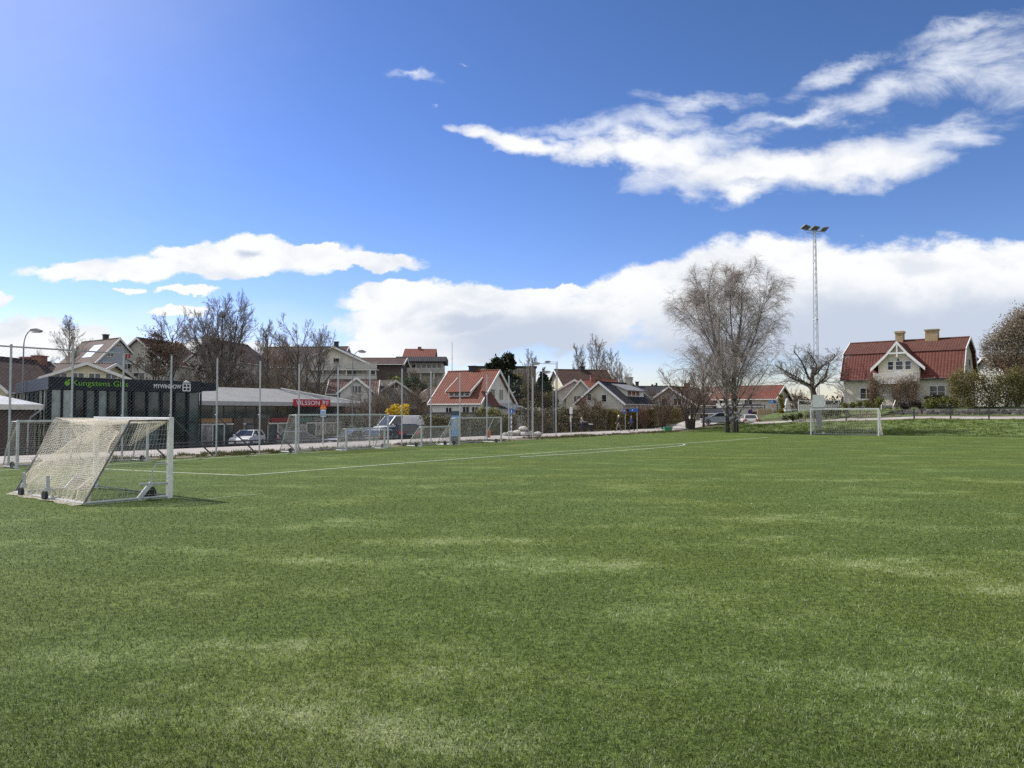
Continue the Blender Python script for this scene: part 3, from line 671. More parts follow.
def signpost(name, label, px, Y, ytop, cat='road sign', r=.035, z0=None):
    x = X(px, Y); zb = H(x, Y) if z0 is None else z0
    o = empty(name, (x, Y, zb-.05), face_cam(x, Y), label, cat); hg = Z(ytop, Y)-zb+.05
    MB().tube([(0, 0, 0), (0, 0, hg)], r, 8).build('pole', [galv], o); return o, hg
S_ = lambda Y: Y/F
Y = 50; o, hg = signpost('warning_sign', 'orange triangular warning sign above a small blue panel beside the red shop sign', 323.3, Y, 400.5)
sz = 6.9*S_(Y); zc = Z(405.5, Y)-o.location.z
t = MB().prism([(-sz*.5, zc-sz*.5), (sz*.5, zc-sz*.5), (0, zc+sz*.45)], 'y', -.06, -.04).build('warning_triangle', [orange], o)
q = MB(); q.prism([(-.022, zc-.02), (.022, zc-.02), (.03, zc+.10), (-.03, zc+.10)], 'y', -.066, -.0605); q.cbox((0, -.063, zc-.075), (.04, .006, .04)); q.build('exclamation_mark', [black], t)
zc = Z(413.2, Y)-o.location.z; t = MB().cbox((0, -.05, zc), (.32, .02, .46)).build('panel', [signwhite], o); MB().cbox((0, -.0625, zc-.02), (.27, .004, .36)).build('symbol', [lblue], t)
Y = 62; o, hg = signpost('footpath_sign', 'square blue sign with a white walking figure, between the white house and the hedge', 511.3, Y, 406)
zc = Z(411.5, Y)-o.location.z; t = MB().cbox((0, -.05, zc), (.36, .02, .48)).build('panel', [blue], o)
q = MB(); q.cbox((.0, -.0625, zc+.11), (.05, .004, .05)); q.cbox((.01, -.0625, zc+.03), (.07, .004, .12)); q.cbox((.045, -.0625, zc-.09), (.03, .004, .14), ry=R(-20)); q.cbox((-.03, -.0625, zc-.09), (.03, .004, .14), ry=R(20)); q.build('walking_figure', [signwhite], t)
q = MB()
for k in range(4): q.box(-.06, .06, -.05, -.04, .55+k*.36, .73+k*.36)
q.build('marker_stripes', [signwhite], o)
Y = 54; x = X(455.5, Y); o = empty('information_board', (x, Y, H(x, Y)-.02), face_cam(x, Y), 'tall pale blue information board with a dark top, standing behind the goals', 'information board')
hb = Z(411, Y)-o.location.z; bw = 8.6*S_(Y)
MB().box(-bw/2, bw/2, -.05, .05, .0, hb).build('board', [mat('board_frame_dark', (.03, .05, .09), .5)], o)
q = MB(); q.box(-bw/2+.03, bw/2-.05, -.062, -.052, .45, hb-.32); q = q.build('panel', [lblue], o)
w2 = MB(); w2.box(-.12, .1, -.067, -.0625, hb*.62, hb*.74); w2.box(-.18, .16, -.067, -.0625, hb*.45, hb*.50); w2.box(-.16, .12, -.067, -.0625, hb*.52, hb*.56); w2.build('map', [mat('board_map', (.40, .46, .42), .6, .4, 12)], q)
Y = 84; o, hg = signpost('street_sign', 'wide dark blue direction sign above the walkers by the hedge', 637, Y, 406)
zc = Z(410, Y)-o.location.z; MB().cbox((-.35, -.05, zc), (.95, .02, .36)).build('panel', [blue], o); q = MB(); q.box(-.55, -.45, -.066, -.061, zc-.05, zc+.05); q.build('symbol', [signwhite], o)
o, hg = signpost('small_blue_sign', 'small violet blue sign in front of the pale gabled house', 625.2, 90, 408); zc = Z(411.5, 90)-o.location.z
MB().cbox((-.1, -.05, zc), (.42, .02, .58)).build('panel', [mat('sign_violet', (.09, .09, .34), .5)], o); MB().cbox((-.1, -.0625, zc+.1), (.2, .004, .1)).build('symbol', [signwhite], o)
Y = 70; o, hg = signpost('notice_post', 'thin post with stacked white notice plates beside the dark dressed walker', 571, Y, 406.5)
zc = Z(410.5, Y)-o.location.z; MB().cbox((0, -.05, zc), (.27, .02, .60)).build('panel', [signwhite], o); zc = Z(419, Y)-o.location.z; MB().cbox((-.05, -.05, zc), (.14, .02, .55)).build('panel', [offwhite], o)
Y = 104; o, hg = signpost('no_parking_sign', 'round dark blue no parking sign against the white wall', 750, Y, 407); zc = Z(411.7, Y)-o.location.z
t = MB().lathe([(.31, -.06), (.31, -.04)], 20, 0, Matrix.Translation((0, 0, zc)), 'y').build('panel', [signred], o); MB().lathe([(.26, -.066), (.26, -.0605)], 20, 0, Matrix.Translation((0, 0, zc)), 'y').build('symbol', [navy], t)
Y = 98; o, hg = signpost('blue_sign', 'bright pale blue sign on a pole in front of the yellow green shrub', 772.8, Y, 399); zc = Z(401.8, Y)-o.location.z
MB().cbox((-.28, -.05, zc), (.50, .02, .42)).build('panel', [lblue], o); MB().cbox((.22, -.05, zc-.05), (.36, .02, .34)).build('panel', [blue], o); zc = Z(406, Y)-o.location.z; MB().cbox((.0, -.05, zc), (.16, .02, .42)).build('panel', [orange], o)
Y = 64; x = X(489, Y); o = empty('traffic_delineator', (x, Y, H(x, Y)), 0, 'slim red orange plastic traffic delineator on the path', 'traffic marker')
MB().lathe([(.13, 0), (.13, .05), (.05, .07), (.05, .55)], 12).build('base', [black], o); MB().box(-.11, .11, -.03, .03, .06, .62).build('panel', [mat('marker_red', (.70, .09, .03), .5)], o)
Y = 90; x = X(600.4, Y); o = empty('bollard', (x, Y, H(x, Y)), 0, 'thin striped white and dark marker post by the hedge', 'bollard')
MB().tube([(0, 0, 0), (0, 0, 1.35)], .05, 8).build('shaft', [darksteel], o); q = MB()
for z in (.45, .85, 1.2): q.tube([(0, 0, z), (0, 0, z+.16)], .056, 8)
q.build('stripe', [signwhite], o)
# pale square board on its grey stand, inside the outline of the far goal
Y = 80; x = X(818.5, Y); z0 = H(x, Y); o = empty('square_board', (x, Y, z0-.1), face_cam(x, Y), 'pale square board on a thick tapering grey stand behind the far goal', 'board')
zt, zb_ = Z(394.8, Y)-o.location.z, Z(407.5, Y)-o.location.z; bw = 11*S_(Y)
MB().box(-bw/2, bw/2, -.10, -.02, zb_, zt).build('board', [mat('board_pale', (.74, .78, .76), .5, .06)], o, bevel=.01)
q = MB(); q.box(-bw/2-.02, bw/2+.02, -.08, .02, zb_-.14, zb_-.01); q.build('bottom_edge', [black], o)
MB().prism([(-.42, zb_-.02), (.32, zb_-.02), (.26, .0), (-.10, .0)], 'y', .02, .30).build('stand', [mat('stand_grey', (.22, .23, .25), .6, .15)], o)
# ------------------------------------------------------------------ buildings
def win(parent, side, u, z, w_, h, dims, frame=white, pane=glass, mull=1, bars=0, name='window', ft=.07, proud=.05):
    """window on a wall: side in front(-y) back(+y) left(-x) right(+x); u along the wall seen from outside"""
    Lx, Dy = dims
    rz = {'front': 0, 'right': math.pi/2, 'back': math.pi, 'left': -math.pi/2}[side]; off = Dy/2 if side in ('front', 'back') else Lx/2
    M = Matrix.Rotation(rz, 4, 'Z') @ Matrix.Translation((u, -off, z))
    f = MB(); a, b = w_/2, h/2; p = proud
    f.box(-a-ft, -a, -p, -.003, -b-ft, b+ft, 0, M); f.box(a, a+ft, -p, -.003, -b-ft, b+ft, 0, M)
    f.box(-a, a, -p, -.003, b, b+ft, 0, M); f.box(-a-.03, a+.03, -p-.04, -.004, -b-ft-.02, -b, 0, M)
    for i in range(1, mull+1):
        x = -a+w_*i/(mull+1); f.box(x-ft*.5, x+ft*.5, -p+.01, -.004, -b, b, 0, M)
    for i in range(1, bars+1):
        zz = -b+h*i/(bars+1); f.box(-a, a, -p+.014, -.005, zz-.02, zz+.02, 0, M)
    o = f.build(name, [frame], parent)
    MB().box(-a, a, -.025, .01, -b, b, 0, M).build('pane', [pane], o); return o
def house(label, name, loc_, rz, Lx, Dy, eave, ridge, wall, roof, trim=white, over=.45, deep=2.5, chim=(), wins=(), thick=.16, cat='house', group=None, barge=True, hip=0):
    o = empty(name, loc_, rz, label, cat, group); a, b = Lx/2, Dy/2
    MB().prism([(-b, -deep), (b, -deep), (b, eave), (0, ridge-.1), (-b, eave)], 'x', -a, a).build('wall', [wall], o)
    s = (ridge-eave)/b; ex = over
    zl = eave-s*ex; mb = MB(); t = thick
    mb.slab([(-a-ex, -b-ex, zl+.12), (a+ex, -b-ex, zl+.12), (a+ex-hip, 0, ridge+.12), (-a-ex+hip, 0, ridge+.12)], t)
    mb.slab([(a+ex, b+ex, zl+.12), (-a-ex, b+ex, zl+.12), (-a-ex+hip, 0, ridge+.12), (a+ex-hip, 0, ridge+.12)], t)
    if hip:
        mb.slab([(a+ex, -b-ex, zl+.115), (a+ex, b+ex, zl+.115), (a+ex-hip, 0, ridge+.115)], t); mb.slab([(-a-ex, b+ex, zl+.115), (-a-ex, -b-ex, zl+.115), (-a-ex+hip, 0, ridge+.115)], t)
    mb.tube([(-a-ex+hip, 0, ridge+.10), (a+ex-hip, 0, ridge+.10)], .11, 6)
    rf = mb.build('roof', [roof], o)
    if barge and not hip:
        for x in (-a-ex, a+ex):
            q = MB(); x0, x1 = (x-.05, x+.03) if x < 0 else (x-.03, x+.05)
            for sg in (-1, 1): q.prism([(sg*(b+ex+.02), zl-.12), (sg*(b+ex+.02), zl+.16), (0, ridge+.17), (0, ridge-.14)], 'x', x0, x1)
            q.build('bargeboard', [trim], o)
    for sg in (-1, 1): MB().tube([(-a-ex, sg*(b+ex+.06), zl+.04), (a+ex, sg*(b+ex+.06), zl+.04)], .06, 6).build('gutter', [trim], o)
    for (cx, cy, w_, h, m) in chim:
        c = MB(); zb = ridge-abs(cy)*s-.3; c.box(cx-w_/2, cx+w_/2, cy-w_/2, cy+w_/2, zb, ridge+h)
        c.box(cx-w_/2-.08, cx+w_/2+.08, cy-w_/2-.08, cy+w_/2+.08, ridge+h, ridge+h+.12); c.build('chimney', [m], rf)
    for wd in wins: win(o, *wd[:5], (Lx, Dy), **(wd[5] if len(wd) > 5 else {}))
    return o
terr = tile_mat('red_clay_tiles', (.115, .036, .026), (.185, .068, .048)); terr2 = tile_mat('orange_clay_tiles', (.115, .036, .022), (.175, .060, .038))
brownroof = tile_mat('brown_tiles', (.046, .027, .022), (.090, .055, .044)); darkroof = tile_mat('dark_slate_tiles', (.024, .024, .028), (.05, .05, .056))
deepred = tile_mat('dark_red_tiles', (.088, .027, .021), (.140, .048, .038), .34, .34)
cream = board_mat('cream_boards', (.66, .63, .54)); yellowish = board_mat('pale_yellow_boards', (.60, .54, .36)); bluegrey = board_mat('blue_grey_boards', (.36, .41, .48))
greybeige = board_mat('grey_beige_boards', (.45, .44, .40)); palegrey = board_mat('pale_grey_boards', (.54, .54, .52)); whiter = mat('white_render', (.70, .69, .65), .8, .06, .8)
beige = board_mat('warm_beige_boards', (.56, .53, .45)); villa_w = board_mat('villa_beige_boards', (.62, .58, .48), .14); darkwall = board_mat('dark_brown_boards', (.07, .05, .042), .18, 'X')
redwall = board_mat('falu_red_boards', (.20, .045, .03), .18, 'X'); chimdark = mat('dark_chimney', (.03, .03, .032), .7, .2); chimpale = mat('pale_chimney', (.36, .34, .29), .85, .15)
navyclad = mat('navy_cladding', (.009, .014, .022), .6, .15, 1.5, spec=.25); 
def gl(x0, x1, Y): return (X((x0+x1)/2, Y), abs(x1-x0)/F*Y)
gabrot = lambda x, y: math.atan2(y, x) + math.pi      # local +x (right gable) looks back to the camera
def hill(px, Y): x = X(px, Y); return Vector((x, Y, H(x, Y)))
# -- left: low dark annexe with pale metal roof
metalroof = mat('pale_metal_roof', (.50, .50, .49), .45, .1, 1.2, metal=.2)
Y = 45; cx = X(40, Y); o = empty('low_annexe', (cx, Y, -.95), math.atan2(U[1], U[0])-.25, 'low dark clad building with a pale metal roof at the left edge', 'building')
ev = Z(404.5, Y)+.95
MB().box(-14, -.25, .25, 8, -1, ev-.02).build('wall', [darkwall], o)
q = MB(); q.slab([(-14.3, -.25, ev), (.15, -.25, ev), (-3.5, 4, ev+1.05), (-14.3, 4, ev+1.05)], .10); q.slab([(.15, -.25, ev), (.15, 8.3, ev), (-3.5, 4, ev+1.05)], .10); q.slab([(.15, 8.3, ev), (-14.3, 8.3, ev), (-14.3, 4, ev+1.05), (-3.5, 4, ev+1.05)], .10); q.build('roof', [metalroof], o)
q = MB(); q.box(-14.3, .17, -.28, -.24, ev-.30, ev-.02); q.box(.12, .17, -.24, 8.3, ev-.30, ev-.02); q.build('fascia', [offwhite], o)
MB().tube([(.1, -.33, ev-.05), (.1, -.33, ev-.25), (-.45, -.0, ev-.75), (-.55, .12, ev-1.1), (-.55, .15, .2)], .05, 8).build('downpipe', [galv], o)
# -- glass fronted shop
A2 = Vector((X(48, 47), 47)); Bq = A2+Vector(U)*10.4; Cq = Vector((X(15, 60), 60.0)); Dq = Bq+Vector(NN)*12
o = empty('glass_shop', (A2.x, A2.y, -.95), 0, 'navy clad shop with a glass front and bright green lettering along its roof edge', 'shop building'); zt = Z(376.2, 47)+.95
T2 = lambda p: (p.x-A2.x, p.y-A2.y)
inner = [A2+Vector(NN)*.35+Vector(U)*.3, Bq+Vector(NN)*.35-Vector(U)*.3, Dq-Vector(U)*.3, Cq+Vector((.5, -.2))]
MB().prism([T2(p) for p in inner], 'z', -1, zt-.85).build('wall', [mat('shop_interior_glass', (.020, .030, .034), .12, .5, .6)], o)
MB().prism([T2(p) for p in (A2, Bq+Vector(U)*.0, Dq, Cq)], 'z', zt-.80, zt).build('fascia', [navyclad], o, bevel=.02)
e0, e1, e2, e3 = Bq, Bq+Vector(U)*1.6+Vector(NN)*.6, Bq+Vector(U)*1.6+Vector(NN)*8, Bq+Vector(NN)*8
MB().prism([T2(p) for p in (e0+Vector(U)*.01, e1, e2, e3+Vector(U)*.01)], 'z', zt-.62, zt-.06).build('canopy', [navyclad], o)
def along(p, q, parent, n, m0, dz0, dz1, mats=None):
    d = (q-p); ln = d.length; d.normalize(); ang = math.atan2(d.y, d.x); nr = Vector((d.y, -d.x))
    for i in range(n+1):
        c = p+d*(.12+(ln-.24)*i/n); MB().cbox((*T2(c), (dz0+dz1)/2), (.08 if i % 2 else .15, .12, dz1-dz0), rz=ang).build('mullion', [navyclad], parent)
    for i in range(n):
        c = p+d*(.12+(ln-.24)*(i+.5)/n)+Vector((-d.y, d.x))*.12
        for (zl, zh) in ((dz0, 2.35), (2.42, dz1)):
            MB().cbox((*T2(c), (zl+zh)/2), ((ln-.24)/n-.1, .03, zh-zl), rz=ang).build('pane', [mats[i % len(mats)]], parent)
    c = (p+q)/2; MB().cbox((*T2(c), 2.385), (ln-.3, .10, .07), rz=ang).build('transom', [navyclad], parent)
tealglass = mat('teal_shop_glass', (.045, .072, .074), .05, .7, .6, spec=.45); tealcurt_sky = mat('curtain_reflection_shop_glass', (.30, .345, .335), .12, .30, 1.1, spec=.4)  # pale panes: curtains plus sky reflection painted into the glass colour
tealdark = mat('dark_shop_glass', (.016, .032, .036), .05, .8, .9, spec=.35); tealhalf = mat('half_curtained_glass', (.13, .17, .165), .1, .6, .9, spec=.4)
along(A2, A2+Vector(U)*5.2, o, 7, None, 0, zt-.82, [tealcurt_sky, tealcurt_sky, tealdark, tealglass, tealhalf, tealdark, tealglass])
along(A2+Vector(U)*5.2, Bq, o, 5, None, 0, zt-.82, [tealdark, tealglass, tealdark])
along(Cq, A2, o, 8, None, 0, zt-.82, [tealglass, tealdark, tealcurt_sky, tealdark])
ang = math.atan2(U[1], U[0]); green = mat('sign_green', (.13, .36, .02), .5, .06)
def on_front(d, z, out=.04): p = A2+Vector(U)*d-Vector(NN)*out; return (*T2(p), z)
def dist_at(px): r = (px-512)/F; return (r*A2.y-A2.x)/(U[0]-r*U[1])
d0, d1 = dist_at(71), dist_at(127.5)
tx = text_mesh('lettering', 'Kungstens Glas', .50, green, o, on_front(d0, zt-.52), (math.pi/2, 0, ang), .02); wdt = max(v.co.x for v in tx.data.vertices); tx.scale = ((d1-d0)/wdt, 1, 1)
d2 = dist_at(66.5); q = MB(); q.lathe([(.16, -.02), (.16, .02)], 10, 0, Matrix.Translation((0, 0, .1)), 'y'); q.prism([(-.05, .2), (.08, .2), (.2, .32), (.1, .36)], 'y', -.02, .02); q = q.build('emblem', [green], o); q.location = on_front(d2, zt-.5); q.rotation_euler = (0, 0, ang)
d0, d1 = dist_at(153), dist_at(180.5)
tx = text_mesh('lettering', 'MYWINDOW', .42, signwhite, o, on_front(d0, zt-.56), (math.pi/2, 0, ang), .02); wdt = max(v.co.x for v in tx.data.vertices); tx.scale = ((d1-d0)/wdt, 1, 1)
q = MB()
for i in range(3):
    q.box(-.30+.27*i, -.24+.27*i, -.02, .02, -.3, .25); q.box(-.24, .24, -.02, .02, -.3+.24*i, -.24+.24*i)
q.prism([(-.3, .31), (.3, .31), (.0, .48)], 'y', -.02, .02); q = q.build('emblem', [signwhite], o); q.location = on_front(dist_at(186), zt-.42); q.rotation_euler = (0, 0, ang)
# -- shop row with long grey roof
s_ = 28; p = lambda px: (lambda r: (r*(P0+NN*s_)[1]-(P0+NN*s_)[0])/(U[0]-r*U[1]))((px-512)/F)
t0, t1 = p(190), p(356); c0 = W(s_, t0, -.95); Lr = t1-t0
o = empty('shop_row', c0, ang, 'long low shop building with a grey roof and a red sign on its eave', 'shop building')
ev = 4.05; rd = 5.5; greyroof = mat('grey_sheet_roof', (.25, .25, .245), .6, .1, .8); shopdark = mat('shop_front_dark', (.03, .034, .036), .3, .5, .7)
MB().box(0, Lr-.7, .9, 11, -1.5, ev-.2).build('wall', [mat('shop_wall', (.16, .13, .11), .8, .4, .6)], o)
q = MB(); q.slab([(-.5, -.3, ev), (Lr+.3, -.3, ev), (Lr-5.5, 5.5, rd), (-.5, 5.5, rd)], .35); q.slab([(Lr+.3, -.3, ev-.003), (Lr+.3, 11.5, ev-.003), (Lr-5.5, 5.5, rd-.003)], .3); q.slab([(Lr+.3, 11.5, ev), (-.5, 11.5, ev), (-.5, 5.5, rd), (Lr-5.5, 5.5, rd)], .35); q.build('roof', [greyroof], o)
q = MB(); q.box(-.5, Lr+.3, -.36, -.31, ev-.38, ev-.02); q.build('fascia', [mat('fascia_grey', (.36, .36, .35), .6, .1)], o)
MB().tube([(Lr+.3, -.3, ev+.06), (Lr-5.5, 5.5, rd+.06)], .09, 6).build('hip_flashing', [white], o)
rg = random.Random(4); shopg = [mat('shop_glass_a', (.03, .045, .05), .06, .5, .9), mat('shop_glass_b', (.07, .09, .09), .1, .5, 1.3), mat('shop_glass_c', (.02, .03, .028), .08, .4, .9), mat('shop_posters', (.30, .29, .28), .5, .6, 2.2)]
n = 15
for i in range(n):
    xa, xb = .3+(Lr-1.6)*i/n, .3+(Lr-1.6)*(i+1)/n
    MB().box(xa+.06, xb-.06, .80, .88, 2.55, ev-.45).build('upper_pane', [shopg[rg.choice([0, 2, 2, 1]) if i < 10 else rg.choice([1, 0, 2])]], o)
    f = MB(); f.box(xa, xa+.12, .72, .80, -.1, 2.0); f.box(xa+.12, xb-.0, .72, .80, 1.9, 2.05); f.box(xa+.12, xb, .72, .80, .35, .45)
    f = f.build('shop_window', [offwhite if i not in (5, 9, 10) else darksteel], o)
    MB().box(xa+.13, xb-.02, .78, .86, .0, 1.88).build('pane', [shopg[rg.choice([0, 1, 3, 3])]], f)
for (xa, xb, m) in ((.3, 4.6, mat('sign_ochre', (.34, .20, .08), .7, .2)), (9.0, 11.6, mat('sign_maroon', (.26, .03, .03), .6, .15)), (11.7, 14, mat('sign_teal', (.05, .14, .13), .6, .15)), (14.2, Lr-1.4, mat('sign_grey', (.17, .17, .17), .6, .2))):
    MB().box(xa, xb, .66, .78, 2.12, 2.5).build('sign_board', [m], o)
q = MB(); q.box(4.9, 5.9, .70, .79, .0, 2.5); q.box(7.2, 8.6, .70, .79, 0, 2.5); q.build('pier', [mat('brown_pier', (.09, .065, .05), .8, .2)], o)
t2, t3 = p(290.5)-t0, p(327)-t0
q = MB(); q.box(t2, t3, -.52, -.37, ev-.42, ev+.30); q = q.build('sign_board', [mat('sign_crimson', (.40, .012, .03), .5, .12)], o)
tx = text_mesh('lettering', 'VILSSON  FF', .62, signwhite, q, (t2+.25, -.54, ev-.27), (math.pi/2, 0, 0), .015); wdt = max(v.co.x for v in tx.data.vertices); tx.scale = ((t3-t2-.5)/wdt, 1, 1)
# -- pale yellow houses behind the glass shop
Y = 74; o = house('pale yellow gabled house with a dark brown roof, furthest left behind the shops', 'yellow_house', (X(10, Y), Y, .2), gabrot(X(10, Y), Y)-.62, 11, 7.2, Z(391, Y)-.2, Z(362, Y)-.2+.25, yellowish, brownroof, chim=((-4.2, 0, 1.0, .55, brickred),), wins=[('right', 0, 3.1, 1.5, 1.9, {}), ('right', 2.2, 2.3, .7, 1.2, {})])
Y = 78; o = house('pale yellow house with a row of small windows behind the green lettering', 'yellow_house', (X(58, Y), Y+3, .2), -.05, 8, 8, Z(377, Y)-.2, Z(363, Y)-.2, yellowish, brownroof, chim=((-5, -.2, 1.1, .7, brickred),), wins=[('front', -2+1.6*i, Z(378.6, 77)-.2, 1.1, .75, {}) for i in range(3)])
g = house('low pale yellow gabled porch in front of a brown roof', 'yellow_house', (X(86, 75), 75, .2), gabrot(X(86, 75), 75), 4, 7.0, Z(378, 73)-.2, Z(363.4, 73)-.2, yellowish, brownroof, over=.35, wins=[('right', -2.1+1.4*i, Z(375.5, 73)-.2, .95, .42, {}) for i in range(4)])
# -- hillside houses, left to right
Y = 104; o = house('blue grey gabled house with a roof window, on the hill at the left', 'blue_house', (X(96, Y)-1.4, Y+3.5, 5), gabrot(.50, -.86)+math.pi+.42, 10, 7.9, Z(370, Y)-5, Z(338.5, Y)-5, bluegrey, brownroof, over=.4, chim=((1.0, .2, .6, .75, chimdark),),
   wins=[('right', -1.1, Z(354.5, Y)-5, .8, .6, {}), ('right', 1.25, Z(355.5, Y)-5, .75, .65, {'pane': mat('red_blind', (.30, .02, .05), .5)}), ('right', -1.5, Z(366, Y)-5, .9, .8, {}), ('right', -.0, Z(345.3, Y)-5, .6, .35, {}), ('right', 1.2, Z(366, Y)-5, .9, .8, {})])
sl = (Z(338.5, Y)-Z(370, Y))/3.95; ridge_ = Z(338.5, Y)-5
for x, w_ in ((1.2, 2.6),):
    q = MB(); q.slab([(x-w_/2, -2.5, ridge_-2.5*sl+.20), (x+w_/2, -2.5, ridge_-2.5*sl+.20), (x+w_/2, -.8, ridge_-.8*sl+.20), (x-w_/2, -.8, ridge_-.8*sl+.20)], .06); q.build('roof_window', [mat('skylight_reflection', (.62, .66, .70), .25, .05)], o)  # bright sky reflection painted as the pane's whitish base colour
Y = 108; o = house('grey beige gabled house with a red brown roof behind the dark pine', 'grey_house', (X(150, Y), Y+3, 5), gabrot(-.40, .9)-.55, 10.5, 8.2, Z(364, Y)-5, Z(340, Y)-5, greybeige, tile_mat('russet_tiles', (.08, .03, .025), (.13, .055, .045)), wins=[('right', -1.6, Z(369, Y)-5, 1.4, 1.1, {}), ('right', 1.7, Z(369, Y)-5, 1.4, 1.1, {}), ('right', .2, Z(377, Y)-5, 1.6, .9, {})])
Y = 112; o = house('white gabled house mostly hidden behind the tall many stemmed bare tree', 'white_house', (X(222, Y), Y+3, 5.2), gabrot(-.35, .93)-.5, 10, 8, Z(362, Y)-5.2, Z(341, Y)-5.2, palegrey, brownroof, wins=[('right', -1.5, Z(369, Y)-5.2, 1.2, 1.1, {}), ('right', 1.5, Z(369, Y)-5.2, 1.2, 1.1, {}), ('front', 0, 3, 1.3, 1.1, {})])
# big cream house with balconies
Y = 112; zb = 4.6; o = house('large cream gabled house with two long balconies on the hill', 'cream_house', (X(333, Y), Y+4.2, zb), gabrot(0, 1), 8, 9.6, Z(362.5, Y)-zb, Z(347, Y)-zb, cream, brownroof, over=.7, chim=((.6, -.4, .6, 1.0, chimdark),),
   wins=[('right', -1.7, Z(361.5, Y)-zb, .85, .95, {'mull': 0}), ('right', .3+.1, Z(361.5, Y)-zb, .85, .95, {'mull': 0}), ('right', -1.7, Z(373, Y)-zb, .85, 1.0, {'mull': 0}), ('right', .4, Z(373, Y)-zb, 1.1, 1.0, {}), ('right', 2.6, Z(373, Y)-zb, 1.4, 1.4, {})])
for y0 in (366.5, 378.5):
    z = Z(y0+3, Y)-zb; q = MB(); q.box(4.0, 5.6, -4.7, 6.6, z-.18, z); q = q.build('balcony', [offwhite], o)
    r_ = MB(); r_.box(5.52, 5.58, -4.7, 6.6, z+.9, z+.98)
    r_.box(5.53, 5.57, -4.7, 6.6, z+.05, z+.80)
    r_.build('railing', [mat('railing_pale', (.46, .46, .43), .6, .1)], q)
q = MB()
for y in (-4.5, -1.2, 2.2, 6.4): q.box(5.35, 5.5, y-.07, y+.07, -2.5, Z(369.5, Y)-zb-.19)
q.build('balcony_post', [offwhite], o)
Y = 118; house('long brown roofed house joined behind the cream gabled house', 'brown_house', (X(300, Y), Y+4, 4.6), -.08, 12.5, 8.5, Z(366, Y)-4.6, Z(345.5, Y)-4.6, greybeige, brownroof, wins=[('front', -2+3*i, 3.2, 1.2, 1.1, {}) for i in range(2)])
Y = 116; house('low dark roofed wing right of the cream gabled house', 'dark_wing', (X(378, Y), Y+3, 4.6), 0, 7, 6, Z(364, Y)-4.6, Z(357.5, Y)-4.6, darkwall, brownroof, wins=[('front', 0, 1.6, 1.4, 1.0, {})])
# small white dormer house
Y = 86; zb = 1.0; o = house('small pale grey house with a three part gable window below the cream house', 'small_gabled_house', (X(352.5, Y), Y+2, zb), gabrot(X(352, Y), Y), 3.4, 3.5, Z(391, Y)-zb, Z(378, Y)-zb, palegrey, brownroof, over=.35, wins=[('right', 0, Z(389.3, Y)-zb, 1.05, .75, {'mull': 2, 'frame': palegrey})])
house('low reddish roofed house behind the small pale gable', 'red_roof_house', (X(350, 89), 91.5, 1.0), .12, 5.0, 6.0, Z(393, 89)-1, Z(380, 89)-1, palegrey, tile_mat('faded_tiles', (.075, .042, .035), (.12, .075, .06)), wins=[('front', 1.6, 3.6, .9, .8, {})])
house('half hidden house with a weathered roof right of the small pale gable', 'weathered_house', (X(378, 92), 95, 1.4), gabrot(-.17, 1)+.5, 6, 6, Z(396, 92)-1.4, Z(381, 92)-1.4, greybeige, tile_mat('mossy_tiles', (.05, .042, .034), (.085, .07, .058)), trim=greybeige, wins=[('right', 0, 4, .9, .8, {})])
# modern house with red upper storey
Y = 128; zb = 5.8; cx, wd_ = gl(397, 445, Y); o = empty('terraced_house', (cx, Y, zb), .05, 'flat fronted house with a red upper storey and a long concrete balcony on the hilltop', 'house')
q = MB(); q.box(-wd_/2+.8, wd_/2-.4, 0, 9, -3, Z(361, Y)-zb); q.build('wall', [greybeige], o)
z0, z1 = Z(362.5, Y)-zb, Z(356.5, Y)-zb
q = MB(); q.prism([(-1.3, z0), (-1.3, z0+.15), (0.2, z1), (9.3, z1), (9.3, z0)], 'x', -wd_/2-.2, wd_/2+.2); q.build('lower_roof', [darkroof], o)
a0, a1 = X(402, Y)-cx, X(435, Y)-cx; q = MB(); q.slab([(a0, .3, z1), (a1, .3, z1), (a1, 5, Z(347.8, Y)-zb+.25), (a0, 5, Z(347.8, Y)-zb+.25)], .2); q.slab([(a1, 9.5, z1), (a0, 9.5, z1), (a0, 5, Z(347.8, Y)-zb+.25), (a1, 5, Z(347.8, Y)-zb+.25)], .2); q.prism([(.5, z1-.1), (9.3, z1-.1), (5, Z(347.8, Y)-zb)], 'x', a0+.15, a1-.15); rf = q.build('roof', [terr2], o)
q = MB(); c_ = X(417.5, Y)-cx; q.box(c_-.3, c_+.3, 4.2, 4.9, Z(351, Y)-zb, Z(344.6, Y)-zb); q.build('chimney', [brickred], rf)
z2, z3 = Z(373.5, Y)-zb, Z(368.5, Y)-zb
q = MB(); q.box(-wd_/2, wd_/2, -1.5, -1.3, z2, z3); q.box(-wd_/2, wd_/2, -1.3, 0, z2, z2+.15); q.build('balcony', [concrete], o)
for k in range(7): win(o, 'front', -wd_/2+1.9+k*.85, Z(365.7, Y)-zb, .62, .72, (wd_, 0), white, glass, 0)
q = MB()
for x in (-1.9, .0, 2.2): q.box(x-.1, x+.1, -1.35, -1.15, -3, z2-.003)
q.build('balcony_post', [offwhite], o)
Y = 132; house('long low pale building on the hill beside the red topped house', 'pale_building', (X(376, Y), Y+3, 6), 0, 10.5, 6, Z(370, Y)-6, Z(361.5, Y)-6, concrete, darkroof, barge=False, wins=[('front', -2.6+2.6*i, 2.6, 1.2, .9, {}) for i in range(3)])
